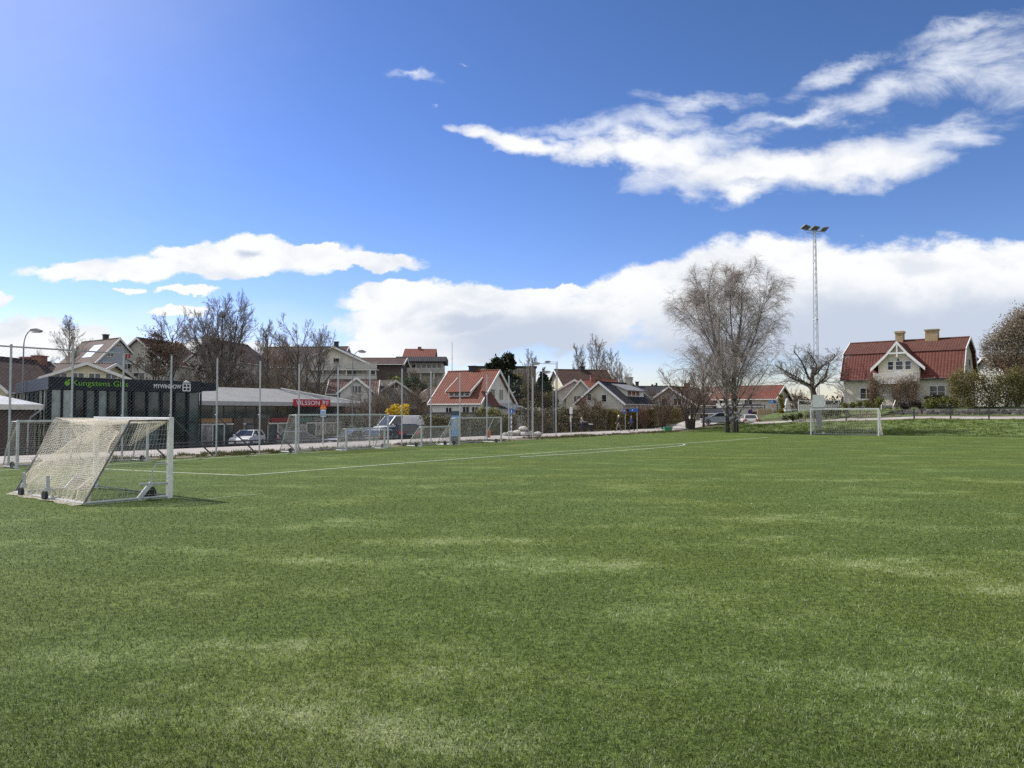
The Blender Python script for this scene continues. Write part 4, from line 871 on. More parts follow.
# white house with steep orange red roof, seen over its right front corner
Y = 80; zb = .3; th = -.50; Lw, Dw = 6.0, 7.2; hyp = lambda lx, ly: (lx*math.cos(th)-ly*math.sin(th), lx*math.sin(th)+ly*math.cos(th))
cx_, cy_ = hyp(Lw/2, -Dw/2); ctr_ = (X(480, Y)-cx_, Y-cy_)
zr = Z(371.8, ctr_[1])-zb; ze = Z(401.5, Y)-zb; sl = (zr-ze)/3.6
o = house('white house with a steep orange red roof and a long dormer', 'white_red_roof_house', (*ctr_, zb), th, Lw, Dw, ze, zr, whiter, terr2, over=.35, chim=((-.15, .2, .75, .55, chimdark),),
   wins=[('front', -.85, Z(411.3, Y)-zb, .7, .75, {'frame': offwhite}), ('front', 1.3, Z(411, Y)-zb, .75, .85, {'frame': offwhite}), ('front', 2.4, Z(411, Y)-zb, .7, .8, {'frame': offwhite}), ('right', -1.0, Z(394, Y)-zb, .8, 1.1, {}), ('right', .8, Z(394, Y)-zb, .8, 1.1, {})])
xa, xb = -1.2, 1.5; z0, z1 = Z(396, Y)-zb, Z(391.2, Y)-zb; yb = -3.6+(z0-ze)/sl
dm = MB(); dm.prism([(yb-.1, z0-.2), (yb-.1, z1), (yb+1.6, z1+.9), (yb+1.6, z0)], 'x', xa, xb); dm = dm.build('dormer', [whiter], o)
q = MB(); q.slab([(xa-.25, yb-.45, z1-.02), (xb+.25, yb-.45, z1-.02), (xb+.25, yb+2.3, z1+1.75), (xa-.25, yb+2.3, z1+1.75)], .12); q.build('dormer_roof', [terr2], dm)
for x in (xa-.27, xb+.23): MB().prism([(yb-.47, z1-.22), (yb-.47, z1+.03), (yb+2.0, z1+1.61), (yb+2.0, z1+1.37)], 'x', x, x+.06).build('dormer_trim', [white], dm)
for k in range(4): win(dm, 'front', xa+.35+k*.66, (z0+z1)/2, .5, .40, (0, 0), white, glass, 0, ft=.05).location = (0, yb-.1, 0)
a = Lw/2; MB().slab([(a+1.3, -3.3, ze-.5), (a+1.3, -1.5, ze-.5), (a+.02, -1.5, ze+1.1), (a+.02, -3.3, ze+1.1)], .14).build('porch_roof', [deepred], o)
MB().box(a+.02, a+1.0, -3.1, -1.7, -1, ze-.55).build('porch', [whiter], o)
w2 = MB().box(a+.02, a+1.5, .4, 3.4, -1, ze-.75).build('side_wing', [whiter], o); MB().slab([(a+1.9, .0, ze-.8), (a+1.9, 3.8, ze-.8), (a+.02, 3.8, ze-.1), (a+.02, .0, ze-.1)], .12).build('wing_roof', [metalroof], w2)
win(w2, 'right', 1.9, 1.9, 1.2, .9, (2*a+3.0, 0)); 
house('small ochre shed with a pale edged dark roof left of the white house', 'ochre_shed', (X(437, 92), 95, .8), gabrot(-.1, 1)+.5, 5, 4, Z(399, 92)-.8, Z(388, 92)-.8, mat('ochre_wall', (.26, .17, .07), .8), brownroof, wins=[('right', 0, 2, .7, .7, {})])
# far brown block of flats
Y = 150; cx, wd_ = gl(478, 536, Y); o = empty('apartment_block', (cx, Y, 3), .04, 'flat roofed brown block of flats behind the pine and spruce', 'apartment block')
MB().box(-wd_/2, wd_/2, 0, 10, -3, Z(368, Y)-3).build('wall', [mat('brown_brick', (.16, .115, .085), .9, .2, 1.2)], o); q = MB(); q.box(-wd_/2-.2, wd_/2+.2, -.2, 10.2, Z(368, Y)-2.999, Z(366, Y)-3); q.build('roof', [darkroof], o)
for i in range(6):
    for j in range(3): win(o, 'front', -wd_/2+1.2+i*1.75, Z(372+j*12, Y)-3, 1.0, 1.1, (wd_, 0), offwhite, glass, 1)
# houses right of the lamps
Y = 128; house('tall house with a dark brown roof and pale yellow gable end under the poplars', 'tall_house', (X(583, Y), Y+4, 1), .30, 9.0, 8, Z(386, Y)-1, Z(369.2, Y)-1, yellowish, brownroof, chim=((0.2, 0, .8, .6, chimdark),), wins=[('front', -2+2*i, 4, 1, 1.1, {}) for i in range(3)])
Y = 108; house('grey gabled house, leftmost of the three gables above the hedge', 'grey_gabled_house', (X(577, Y), Y+4, .8), gabrot(X(577, Y), Y), 8, 6.4, Z(394, Y)-.8, Z(380.2, Y)-.8, palegrey, darkroof, over=.35, wins=[('right', .2, Z(388, Y)-.8, .8, .9, {}), ('right', 0, 1.8, 1.2, 1.1, {})])
Y = 101; house('beige steep gabled house, middle of the three gables above the hedge', 'steep_gabled_house', (X(583.5, Y), Y+4, .5), gabrot(X(583, Y), Y), 8, 3.9, Z(397, Y)-.5, Z(380.3, Y)-.5, beige, terr, over=.35, wins=[('right', -.5, Z(399, Y)-.5, .75, .8, {}), ('right', .3, 1.6, 1.4, 1.1, {})])
Y = 112; house('red roofed house peeping out between two gables', 'red_roof_house', (X(599, Y), Y+5, .5), .05, 5.8, 7, Z(393, Y)-.5, Z(379.4, Y)-.5, beige, terr, chim=((-.4, -.2, .75, .75, brickred),), barge=False, wins=[('front', 0, 2, 1, 1, {})])
Y = 96; zb = .3; wd_ = 55/F*Y*.92; o = house('pale beige gabled house with a long dark roof and dormers', 'pale_gabled_house', (X(604, Y)+2.2, Y+4.6, zb), gabrot(X(604, Y), Y)-.46, 9.5, 6.3, Z(402, Y)-zb, Z(382.2, Y)-zb, beige, darkroof, over=.45, chim=((-3.3, .25, .75, .85, chimpale),),
   wins=[('right', .55, Z(398.3, Y)-zb, .62, .85, {'mull': 0}), ('right', -1.5, Z(397, Y)-zb, .5, .8, {'mull': 0}), ('right', -.6, Z(410, Y)-zb, 1.2, 1.0, {})])
zr, ze = Z(382.2, Y)-zb, Z(402, Y)-zb; sl = (zr-ze)/3.15
dm = MB(); dm.prism([(2.35, zr-2.35*sl), (2.35, zr-1.15*sl), (.5, zr-.25*sl), (.5, zr-.5*sl)], 'x', -3.3, 2.0); dm = dm.build('dormer', [whiter], o)
q = MB(); q.slab([(-3.6, 2.7, zr-1.2*sl), (2.3, 2.7, zr-1.2*sl), (2.3, .35, zr-.1*sl), (-3.6, .35, zr-.1*sl)], .14); q.build('dormer_roof', [mat('roof_felt_pale', (.22, .22, .23), .7)], dm)
for k in range(3): win(dm, 'back', -1.2+1.3*k, zr-1.6*sl, .8, .5, (0, 4.7), mat('frame_pinkish', (.36, .22, .19), .6), glass, 1)
Y = 118; house('dark red house with a black roof behind the pale gabled house', 'dark_red_house', (X(652, Y), Y+4, .5), -.12, 7.5, 7.5, Z(396, Y)-.5, Z(386.2, Y)-.5, redwall, darkroof, chim=((-1.6, .0, .5, .75, chimdark),), wins=[('front', 1.2, Z(396.5, Y)-.9, 1.0, .8, {}), ('front', -1.6, Z(397, Y)-.9, .9, .8, {})])
Y = 112; house('brownish gabled house with pale edges, mostly behind the brown bush', 'brown_gabled_house', (X(690, Y), Y+4, .5), gabrot(X(690, Y), Y)-.5, 8, 8.2, Z(404, Y)-.5, Z(387, Y)-.5, greybeige, brownroof, chim=((-1, 0, .7, .6, brickred),), wins=[('right', -.8, Z(402, Y)-.5, 1.2, 1.0, {}), ('right', 1.2, Z(402, Y)-.5, 1.2, 1.0, {}), ('right', 0, 1.6, 2.2, 1.0, {})])
Y = 106; house('low dark glazed porch building behind the birch', 'low_porch', (X(711, Y), Y, .5), 0, 5.5, 3.5, Z(413, Y)-.5, Z(409.5, Y)-.5, greybeige, darkroof, barge=False, wins=[('front', -1.4+1.4*i, 1.1, 1.1, .8, {}) for i in range(3)])
# red roofed pair right of the birch
Y = 112; zb = .8; o = house('white walled house with a red roof and a beige gable end right of the birch', 'red_roof_house', (X(757, Y)+.4, Y+4.6, zb), -.62, 9.6, 7.5, Z(398.5, Y)-zb, Z(386.2, Y+2)-zb, beige, terr, over=.4, chim=((-3.1, .2, .8, .6, brickred),), wins=[('front', -2.8+1.9*i, Z(402, Y)-zb, 1.1, .9, {}) for i in range(3)]+[('right', 0, Z(400, Y)-zb, .9, 1.2, {})])
MB().box(-3.2, .6, -5.6, -3.78, -1, 2.6).build('extension', [whiter], o)
house('red roofed house seen through the birch branches', 'red_roof_house', (X(736, 122), 126, .8), -.3, 8, 7.5, Z(399, 122)-.8, Z(386.8, 122)-.8, whiter, terr, wins=[('front', 1.5*i-1.5, Z(402.5, 122)-.8, 1, .9, {}) for i in range(3)])
house('low white garage with a dark flat roof beside the red roofed house', 'white_garage', (X(747, 106), 108, .4), -.1, 4.6, 4.0, Z(407, 106)-.4, Z(405.4, 106)-.4, whiter, darkroof, barge=False, over=.2, wins=[('front', 1.2, 1.2, .8, .9, {})])
# far dark house and red roof at the right edge
Y = 108; zb = 3; house('black walled house with a chimney right of the big villa', 'dark_house', (X(979, Y), Y+4, zb), gabrot(X(979, Y), Y)+.3, 8, 4.6, Z(369, Y)-zb, Z(354.5, Y)-zb, mat('black_boards', (.022, .022, .027), .7), darkroof, trim=darksteel, chim=((1.5, .4, .9, .3, chimdark),), wins=[('right', 0, 3.2, .9, .9, {'frame': darksteel})])
Y = 98; house('low house with an orange red roof behind the shrubs at the right edge', 'red_roof_house', (X(1040, Y), Y+4, zb), .1, 9, 7, Z(373, Y)-zb, Z(357, Y+4)-zb, greybeige, terr2, wins=[('front', .6, Z(378, Y)-zb, 1.1, 1.2, {}), ('front', -2, Z(378, Y)-zb, 1.1, 1.2, {})])
# ------------------------------------------------------------------ the villa (gambrel roof)
Vv = np.array([.755, -.656]); Lv = 12.7; Yl = 95.5; pL = Vector((X(844.5, Yl), Yl, 0)); ctr = pL+Vector((*(Vv*Lv/2), 0)); zb = 2.62
vil = empty('villa', (ctr.x, ctr.y, zb), math.atan2(Vv[1], Vv[0]), 'large beige villa with a red gambrel roof, white trimmed front gable and balcony porch', 'house')
D = 7.6; a = Lv/2; ze, zk, zr = 3.65, 6.55, 8.15; yk = 1.15
fr = lambda y: y  # local: front wall at y=0, house runs back along +y
MB().prism([(0, -1.5), (D, -1.5), (D, ze), (D-yk, zk), (D/2, zr-.1), (yk, zk), (0, ze)], 'x', -a, a).build('wall', [villa_w], vil)
q = MB(); q.box(-a-.03, a+.03, -.04, D+.04, -1.5, .35); q.build('plinth', [concrete], vil)
e = .4
lo = MB(); up = MB()
for sg in (0, 1):
    m = (lambda y: y) if sg == 0 else (lambda y: D-y)
    lo.slab([(-a-e, m(-.42), ze-.28), (a+e, m(-.42), ze-.28), (a+e, m(yk), zk+.12), (-a-e, m(yk), zk+.12)], .16)
    up.slab([(-a-e, m(yk-.12), zk+.14), (a+e, m(yk-.12), zk+.14), (a+e, m(D/2), zr+.14), (-a-e, m(D/2), zr+.14)], .16)
rl = lo.build('lower_roof', [deepred], vil); up.tube([(-a-e, D/2, zr+.14), (a+e, D/2, zr+.14)], .12, 6)
ru = up.build('roof', [tile_mat('villa_upper_tiles', (.075, .032, .024), (.125, .055, .042), .3, .2)], vil)
for x in (-a-e, a+e):
    q = MB(); x0, x1 = (x-.06, x+.02) if x < 0 else (x-.02, x+.06)
    for sg in (0, 1):
        m = (lambda y: y) if sg == 0 else (lambda y: D-y)
        q.prism([(m(-.46), ze-.52), (m(-.46), ze-.22), (m(yk-.05), zk+.24), (m(yk+.15), zk-.10)], 'x', x0, x1); q.prism([(m(yk-.12), zk+.0), (m(yk-.14), zk+.26), (m(D/2), zr+.24), (m(D/2), zr-.08)], 'x', x0+.004, x1+.004)
    q.build('bargeboard', [white], vil)
for x in (-a, a): MB().box(x-.09, x+.05 if x < 0 else x+.09, -.06, .1, .3, ze-.3).build('corner_board', [white], vil)
MB().tube([(-a-e, -.5, ze-.28), (a+e, -.5, ze-.28)], .07, 6).build('gutter', [darksteel], vil)
# px along the front wall -> local x
def vx(px):
    r = (px-512)/F; return float((r*ctr.y-ctr.x)/(Vv[0]-r*Vv[1]))
def vY(x): return ctr.y+Vv[1]*x
def vz(py, px): return Z(py, vY(vx(px)))-zb
for px, top, w_ in ((891, 328.8, .85), (924, 327, 1.35)):
    x = vx(px)+.15; q = MB(); q.box(x-w_/2, x+w_/2, D/2-.45, D/2+.45, zr-.4, zr+1.05 if w_ < 1 else zr+1.15); q.box(x-w_/2-.09, x+w_/2+.09, D/2-.54, D/2+.54, zr+1.05 if w_ < 1 else zr+1.15, zr+1.30); q.build('chimney', [mat('yellow_chimney', (.36, .27, .15), .85, .2, 5, bump=.3)], ru)
xg0, xg1 = vx(877), vx(924.5); xc = vx(898.5); yf = -.55; hw = (xg1-xg0)/2; xc = (xg0+xg1)/2
zp = 7.75; zs = 4.85
MB().prism([(xc-hw+.35, 2.75), (xc+hw-.35, 2.75), (xc+hw-.35, zs+.35), (xc, zp-.12), (xc-hw+.35, zs+.35)], 'y', yf, 3.2).build('front_gable', [villa_w], vil)
q = MB(); 
for sg in (-1, 1):
    q.slab([(xc, yf-.55, zp+.1), (xc+sg*hw*.45, yf-.55, zp-1.35), (xc+sg*hw*.45, 3.6, zp-1.35), (xc, 3.6, zp+.1)], .14)
    q.slab([(xc+sg*hw*.45, yf-.55, zp-1.35), (xc+sg*(hw+.35), yf-.55, zs-.2), (xc+sg*(hw+.35), 3.0, zs-.2), (xc+sg*hw*.45, 3.6, zp-1.35)], .14)
q.build('gable_roof', [deepred], vil)
q = MB()
for sg in (-1, 1):
    q.prism([(xc, zp+.14), (xc+sg*hw*.45, zp-1.30), (xc+sg*hw*.45, zp-1.68), (xc, zp-.25)], 'y', yf-.63, yf-.55)
    q.prism([(xc+sg*hw*.45, zp-1.30), (xc+sg*(hw+.38), zs-.15), (xc+sg*(hw+.38), zs-.55), (xc+sg*hw*.45, zp-1.68)], 'y', yf-.634, yf-.554)
q.prism([(xc-hw*.36, zp-1.40), (xc+hw*.36, zp-1.40), (xc+hw*.36, zp-1.22), (xc-hw*.36, zp-1.22)], 'y', yf-.62, yf-.56); q.box(xc-.08, xc+.08, yf-.615, yf-.565, zp-1.75, zp-.2)
q.build('gable_trim', [white], vil)
MB().box(xc-.08, xc+.08, yf-.1, yf+.02, zp-2.2, zp-1.95).build('gable_lamp', [black], vil)
for k, x in enumerate((-.95, 0, .95)): win(vil, 'front', xc+.1+x, 5.0, .58 if k != 1 else .75, .95, (0, -2*yf), white, glass, 0, 1, ft=.08)
MB().box(xc-.45, xc+.35, yf-.04, yf-.004, 2.9, 4.4).build('balcony_door', [white], vil)
# porch with balcony on top
px0, px1 = vx(880.5), vx(918.5); yp = -2.5
q = MB(); q.box(px0, px1, yp, -.003, 2.95, 3.15); q.box(px0-.05, px1+.05, yp-.05, yp-.002, 2.78, 3.19); bal = q.build('balcony', [white], vil)
q = MB(); q.box(px0, px1, yp, yp+.06, 3.95, 4.03)
for x in np.linspace(px0, px1, 26): q.box(x-.05, x+.05, yp+.01, yp+.04, 3.19, 3.95)
for y in np.linspace(yp+.2, -.6, 9):
    for x in (px0, px1): q.box(x-.02, x+.02, y-.05, y+.05, 3.19, 3.95)
for x in (px0, px1): q.box(x-.03, x+.03, yp+.06, yf, 3.95, 4.03); q.box(x-.07, x+.07, yp-.01, yp+.1, 3.15, 4.15)
q.build('railing', [offwhite], bal)
MB().box(px0-.2, px1+.2, yp-.2, -.004, -1.2, .25).build('porch_floor', [concrete], vil)
for x in (px0+.1, px0+(px1-px0)*.63, px1-.1): MB().box(x-.09, x+.09, yp+.05, yp+.23, .25, 2.78).build('porch_post', [white], vil)
q = MB(); q.box(px0+.9+1.3, px1, yp+.1, yp+.16, 1.05, 1.12)
for x in np.linspace(px0+2.3, px1-.1, 16): q.box(x-.04, x+.04, yp+.115, yp+.145, .3, 1.05)
q.box(px0+.1, px0+1.2, yp+.1, yp+.16, 1.05, 1.12)
q.build('porch_railing', [white], vil)
for k in range(4): MB().box(px0+1.2, px0+2.4, yp-.2-.32*(k+1), yp-.2-.32*k-.002, -1.2, .05-.2*k).build('step', [concrete], vil)
q = MB()
for x in (px0+1.15, px0+2.42): q.tube([(x, yp-.1, 1.1), (x, yp-1.4, .2)], .06, 6); q.tube([(x, yp-1.4, -.8), (x, yp-1.4, .2)], .05, 6)
q.build('stair_rail', [white], vil)
dr = MB().box(px0+1.35, px0+2.3, -.05, -.004, .25, 2.4).build('door', [mat('door_grey', (.30, .30, .29), .5)], vil); MB().cbox((px0+2.2, -.07, 1.3), (.05, .04, .14)).build('handle', [darksteel], dr)
win(vil, 'front', vx(909.5), 1.75, 1.0, 1.25, (0, 0), white, glass, 1, 1, ft=.1)
win(vil, 'front', vx(866.5), 1.75, 1.35, 1.25, (0, 0), white, glass, 1, 1, ft=.11); win(vil, 'front', vx(937.5), 1.85, 1.55, 1.3, (0, 0), white, glass, 1, 1, ft=.11)
for k, zz in ((0, 2.0), (1, 5.2)):
    for u in (-1.6, 1.2): win(vil, 'right', u-D/2+D/2, zz, .8, 1.0, (Lv, 0), white, glass, 0).location = (0, D/2, 0)
# white pergola fence left of the villa
pf = empty('white_fence', (X(803, 96), 97.5, H(X(803, 96), 97.5)), -.15, 'white slatted garden fence with an open top rail left of the villa', 'fence')
q = MB(); top_ = Z(400, 96)-pf.location.z
for i in range(24): q.box(.1+i*.2, .1+i*.2+.15, -.02, .02, -.3, top_-.55)
q.build('slat_panel', [white], pf); MB().box(0, 4.9, -.05, .05, top_-.1, top_).build('top_rail', [white], pf)
for x in (0, 1.6, 3.2, 4.8): MB().box(x-.06, x+.06, -.06, .06, -.3, top_-.1).build('post', [white], pf)
# stone wall and dark rail fence in front of the villa
stone = mat('field_stone', (.11, .10, .092), .9, .55, 2.4, bump=1, bscale=4, col2=(.17, .155, .14))
def sill(s, t0, t1, z0, z1, th, m, name, label, cat, n=14):
    o = empty(name, W(s, t0), 0, label, cat); rg = random.Random(2); mb = MB(); prev = None
    return o
VV_ = lambda s, t: W(s, t)
o = empty('stone_wall', W(-40, 73.6, 0), math.atan2(V_[1], V_[0]), 'low grey field stone wall along the path in front of the villa', 'stone wall'); 
rg = random.Random(8); mb = MB(); x = -21.5
while x < 8:
    wd_ = rg.uniform(.3, .75)
    for k in range(3):
        p_ = W(-40-x, 73.6); z0 = H(p_.x, p_.y-.6)-.1; mb.cbox((x+rg.uniform(-.1, .1), rg.uniform(-.06, .06), z0+.05+k*.27), (wd_*rg.uniform(.85, 1.1), .5, .30), rz=rg.uniform(-.05, .05))
    x += wd_*.95
mb.build('stones', [stone], o, bevel=.06)
o = empty('rail_fence', W(-38, 69.7, 0), math.atan2(V_[1], V_[0]), 'thin dark rail fence along the far side of the bank path', 'fence'); zz = lambda x, s: H(*W(-38-x, 69.7)[:2])
xs_ = list(np.arange(-24, 8, 3.4))
for x in xs_: MB().box(x-.07, x+.07, -.07, .07, zz(x, 0)-.2, zz(x, 0)+1.15).build('post', [darksteel], o)
q = MB()
for h in (.35, .72, 1.08):
    for x0, x1 in zip(xs_[:-1], xs_[1:]): q.tube([(x0, 0, zz(x0, 0)+h), (x1, 0, zz(x1, 0)+h)], .035, 5)
q.build('rail', [darksteel], o)
# grey boundary wall with dark coping behind the signs
Y = 72; x0, x1 = X(424, Y), X(476, Y); o = empty('boundary_wall', (x0, Y, H(x0, Y)), .0, 'grey rendered boundary wall with a dark coping in front of the white house', 'wall'); hh = Z(413.5, Y)-o.location.z
MB().box(0, x1-x0, 0, .25, -.5, hh).build('wall', [mat('grey_render', (.22, .20, .185), .9, .15, 1)], o); MB().box(-.1, x1-x0+.1, -.1, .35, hh+.002, hh+.12).build('coping', [darksteel], o); MB().box(.5, 2.0, -.03, -.004, hh-.55, hh-.2).build('panel', [mat('panel_pale', (.34, .33, .30), .8)], o)
# stacked boulders by the hedge
o = empty('boulder_pile', hill(521, 68), 0, 'pile of pale grey boulders on the path edge by the hedge', 'boulders'); rg = random.Random(3)
for k, (x, y, z, r) in enumerate(((-.9, 0, .1, .42), (-.3, .1, .15, .5), (.2, 0, .55, .40), (.8, .1, .1, .42), (1.5, 0, .1, .36), (-1.4, 0, .05, .3), (.3, -.3, .1, .4))):
    mb = MB(); mb.lathe([(r*math.sin(a_)*rg.uniform(.85, 1.15), -r*.62*math.cos(a_)) for a_ in np.linspace(.15, math.pi-.15, 6)], 8, 0, Matrix.Translation((x, y, z+.1)) @ Matrix.Rotation(rg.uniform(-.3, .3), 4, 'X')); mb.build('boulder', [mat('boulder_stone', (.38, .36, .33), .9, .25, 3, bump=.8, bscale=6)], o)
# wooden plank fence by the bicycle
o = empty('plank_fence', (X(757.5, 101), 101, H(X(757, 101), 101)), .05, 'low beige wooden plank fence beside the parked bicycle', 'fence'); q = MB()
for i in range(13): q.box(i*.15, i*.15+.135, -.02, .02, .05, .78+.05*(i % 2))
q.build('plank_panel', [mat('raw_wood', (.46, .36, .24), .8, .2, 4)], o)
for x in (0, .95, 1.9): MB().box(x-.04, x+.04, .021, .1, -.2, .8).build('post', [mat('raw_wood', (.4, .3, .2))], o)
o = empty('brown_fence', (X(753, 104), 104.5, H(X(753, 104), 104.5)), -.05, 'dark brown vertical board fence behind the plank fence', 'fence'); q = MB()
for i in range(22): q.box(i*.16, i*.16+.14, -.02, .02, .0, Z(411.5, 104)-o.location.z)
q.build('board_panel', [darkwall], o); 
for x in (0, 1.7, 3.4): MB().box(x-.05, x+.05, .021, .12, -.2, 1.4).build('post', [darkwall], o)
o = empty('garden_obelisk', (X(787, 100), 100, H(X(787, 100), 100)), 0, 'tall tapering white garden obelisk beside the yellow green shrub', 'garden obelisk'); ht = Z(398.5, 100)-o.location.z
for sx in (-1, 1):
    for sy in (-1, 1): MB().tube([(sx*.42, sy*.42, 0), (sx*.06, sy*.06, ht)], .05, 5).build('leg', [white], o)
q = MB()
for k in np.linspace(.12, .88, 8):
    r = .42-(.36)*k
    for y in (-r, r): q.box(-r, r, y-.03, y+.03, ht*k-.06, ht*k+.06)
    for x in (-r, r): q.box(x-.03, x+.03, -r, r, ht*k-.06, ht*k+.06)
q.build('lattice', [white], o)
o = empty('grit_bin', (X(667.5, 84), 84, H(X(667, 84), 84)), .1, 'low green grit bin at the corner of the turf', 'grit bin'); g_ = mat('bin_green', (.05, .24, .11), .5, .1)
MB().prism([(-.45, 0), (.45, 0), (.40, -.0), (.40, .36), (-.40, .36)], 'y', -.32, .32).build('body', [g_], o, bevel=.02); MB().prism([(-.36, .37), (.36, .37), (.30, .46), (-.36, .52)], 'x', -.46, .46).build('lid', [g_], o)
o = empty('waste_bin', (X(690, 92), 92, H(X(690, 92), 92)), 0, 'pair wide black waste container standing in front of the hedge', 'waste container')
MB().prism([(-.5, 0), (.5, 0), (.56, 1.0), (-.56, 1.0)], 'y', -.35, .35).build('body', [black], o, bevel=.03); MB().prism([(-.38, 1.01), (.38, 1.01), (.36, 1.08), (-.38, 1.15)], 'x', -.58, .58).build('lid', [darksteel], o)
o['label'] = 'wide black waste container standing in front of the hedge'
# ------------------------------------------------------------------ vehicles
def paint(name, col, metal=.0):
    m = mat(name, col, .28, .05, 1, metal=metal); m.node_tree.nodes['Principled BSDF'].inputs['Coat Weight'].default_value = .6; return m
tail = mat('tail_lamp_red', (.50, .02, .03), .2, .1); headm = mat('headlamp_glass', (.6, .62, .65), .12, .1); plate = mat('number_plate', (.68, .68, .66), .4, .05); hub = mat('wheel_rim', (.45, .46, .48), .35, .1, metal=.6)
def loft(mb, A, B, m=0):
    """two polygons of equal count joined to a closed solid"""
    n = len(A); mb.add(list(A)+list(B), [tuple(range(n))[::-1], tuple(range(n, 2*n))]+[(i, (i+1) % n, (i+1) % n+n, i+n) for i in range(n)], m)
SHAPE = {  # lower body outline, greenhouse foot, greenhouse top (x forward), length, height
 'hatch': ([(-2.0,.25),(-2.05,.75),(-1.95,.98),(.85,.98),(1.75,.82),(2.02,.62),(2.05,.25)], (-1.92,.97,.95), (-1.55,.12,1.47), .86),
 'estate': ([(-2.3,.27),(-2.35,.75),(-2.28,.98),(.95,.98),(1.95,.84),(2.25,.62),(2.28,.27)], (-2.24,.97,1.05), (-2.0,.15,1.47), .88),
 'suv': ([(-2.2,.38),(-2.27,.85),(-2.18,1.08),(1.0,1.08),(1.95,.98),(2.2,.75),(2.22,.38)], (-2.14,1.07,1.1), (-1.9,.3,1.66), .92),
 'van': ([(-2.6,.35),(-2.65,1.2),(-2.65,1.25),(1.55,1.25),(2.25,1.08),(2.55,.8),(2.6,.35)], (-2.62,1.24,1.75), (-2.6,.95,2.15), .97)}
def vehicle(name, label, kind, loc_, rz, body, cat='car'):
    lowp, (g0, gz, g1), (t0, t1, tz), hw = SHAPE[kind]
    o = empty(name, loc_, rz, label, cat); mb = MB()
    def ring(f, dz=0): return [(x*f[0], z) for x, z in lowp]
    yo = hw; P1 = [(x, -yo, z) for x, z in lowp]; P2 = [(x, yo, z) for x, z in lowp]
    Pi1 = [(x*.97, -yo+.12, z+(.04 if z < .5 else 0)) for x, z in lowp]
    loft(mb, [(x*.975, -yo, z*.98+.01) for x, z in lowp], [(x, -yo+.14, z) for x, z in lowp]); loft(mb, [(x, -yo+.14, z) for x, z in lowp], [(x, yo-.14, z) for x, z in lowp]); loft(mb, [(x, yo-.14, z) for x, z in lowp], [(x*.975, yo, z*.98+.01) for x, z in lowp])
    yt = hw-.22 if kind != 'van' else hw-.12
    F_ = [(g0, -hw+.06, gz), (g1, -hw+.06, gz), (g1, hw-.06, gz), (g0, hw-.06, gz)]
    T_ = [(t0, -yt, tz-.05), (t1, -yt, tz-.05), (t1, yt, tz-.05), (t0, yt, tz-.05)]
    R_ = [(t0+.12, -yt+.1, tz), (t1-.18, -yt+.1, tz), (t1-.18, yt-.1, tz), (t0+.12, yt-.1, tz)]
    loft(mb, T_, R_)
    for i in range(4): mb.tube([F_[i], T_[i]], .05, 6)
    for sg in (-1, 1): mb.tube([((g0+g1)*.5-.1, sg*(hw-.07), gz), ((t0+t1)*.5, sg*(yt-.01), tz-.05)], .045, 6)
    if kind == 'van':
        for sg in (-1, 1): loft(mb, [(g0, sg*(hw-.05), gz), (.35, sg*(hw-.05), gz), (.1, sg*(yt+.0), tz-.06), (t0, sg*(yt+.0), tz-.06)], [(g0, sg*(hw-.09), gz), (.35, sg*(hw-.09), gz), (.1, sg*(yt-.05), tz-.06), (t0, sg*(yt-.05), tz-.06)])
        loft(mb, [(g0, -hw+.06, gz), (g0, hw-.06, gz), (t0, yt, tz-.06), (t0, -yt, tz-.06)], [(g0+.05, -hw+.06, gz), (g0+.05, hw-.06, gz), (t0+.05, yt, tz-.06), (t0+.05, -yt, tz-.06)])
    bd = mb.build('body', [body], o)
    sh = lambda L_, k: [(x+(0 if abs(k) < 1 else 0), y*(1-.02), z) for x, y, z in L_]
    q = MB(); loft(q, [(x*.985+.0, y*.97, z) for x, y, z in F_], [(x*.985, y*.97, z) for x, y, z in T_]); q.build('window', [glass], o)
    L_ = lowp[-1][0]; z_ = lowp[0][1]
    for fx in (-L_*.62, L_*.63):
        for sg in (-1, 1):
            M = Matrix.Translation((fx, sg*(hw-.08), .32)); r = .32 if kind in ('hatch', 'estate') else .36
            M = Matrix.Translation((fx, sg*(hw-.07), r))
            w_ = MB().lathe([(r*.6, -.10), (r*.96, -.10), (r, -.06), (r, .06), (r*.96, .10), (r*.6, .10)], 18, 0, M, 'y').build('wheel', [black], o)
            MB().lathe([(r*.15, -.09), (r*.62, -.105), (r*.62, .105), (r*.15, .09)], 14, 0, M, 'y').build('rim', [hub], w_)
    zt = .78 if kind in ('hatch', 'estate') else .95
    for sg in (-1, 1):
        MB().cbox((L_*.945, sg*(hw-.28), zt-.12), (.22, .36, .14), rz=-sg*.35).build('headlight', [headm], o)
        MB().cbox((lowp[1][0]+.03, sg*(hw-.17), zt+.02), (.14, .28, .22), rz=sg*.2).build('tail_light', [tail], o)
        MB().cbox((g1-.35, sg*(hw+.07), gz+.08), (.14, .2, .13)).build('mirror', [body], o)
    MB().cbox((lowp[1][0]-.02, 0, zt-.15), (.03, .52, .12)).build('number_plate', [plate], o); MB().cbox((L_+.0, 0, z_+.22), (.04, .52, .12)).build('number_plate', [plate], o)
    q = MB(); q.box(-L_*.99, L_*.98, -hw+.1, hw-.1, z_-.06, z_+.03); q.build('underside', [black], o)
    return o
pw = paint('white_car_paint', (.75, .76, .77)); ps = paint('silver_car_paint', (.42, .43, .45), .5); pb = paint('black_car_paint', (.012, .014, .018)); pn = paint('navy_car_paint', (.02, .03, .07)); pg = paint('grey_car_paint', (.16, .165, .19)); psb = paint('silver_blue_paint', (.30, .34, .42), .4)
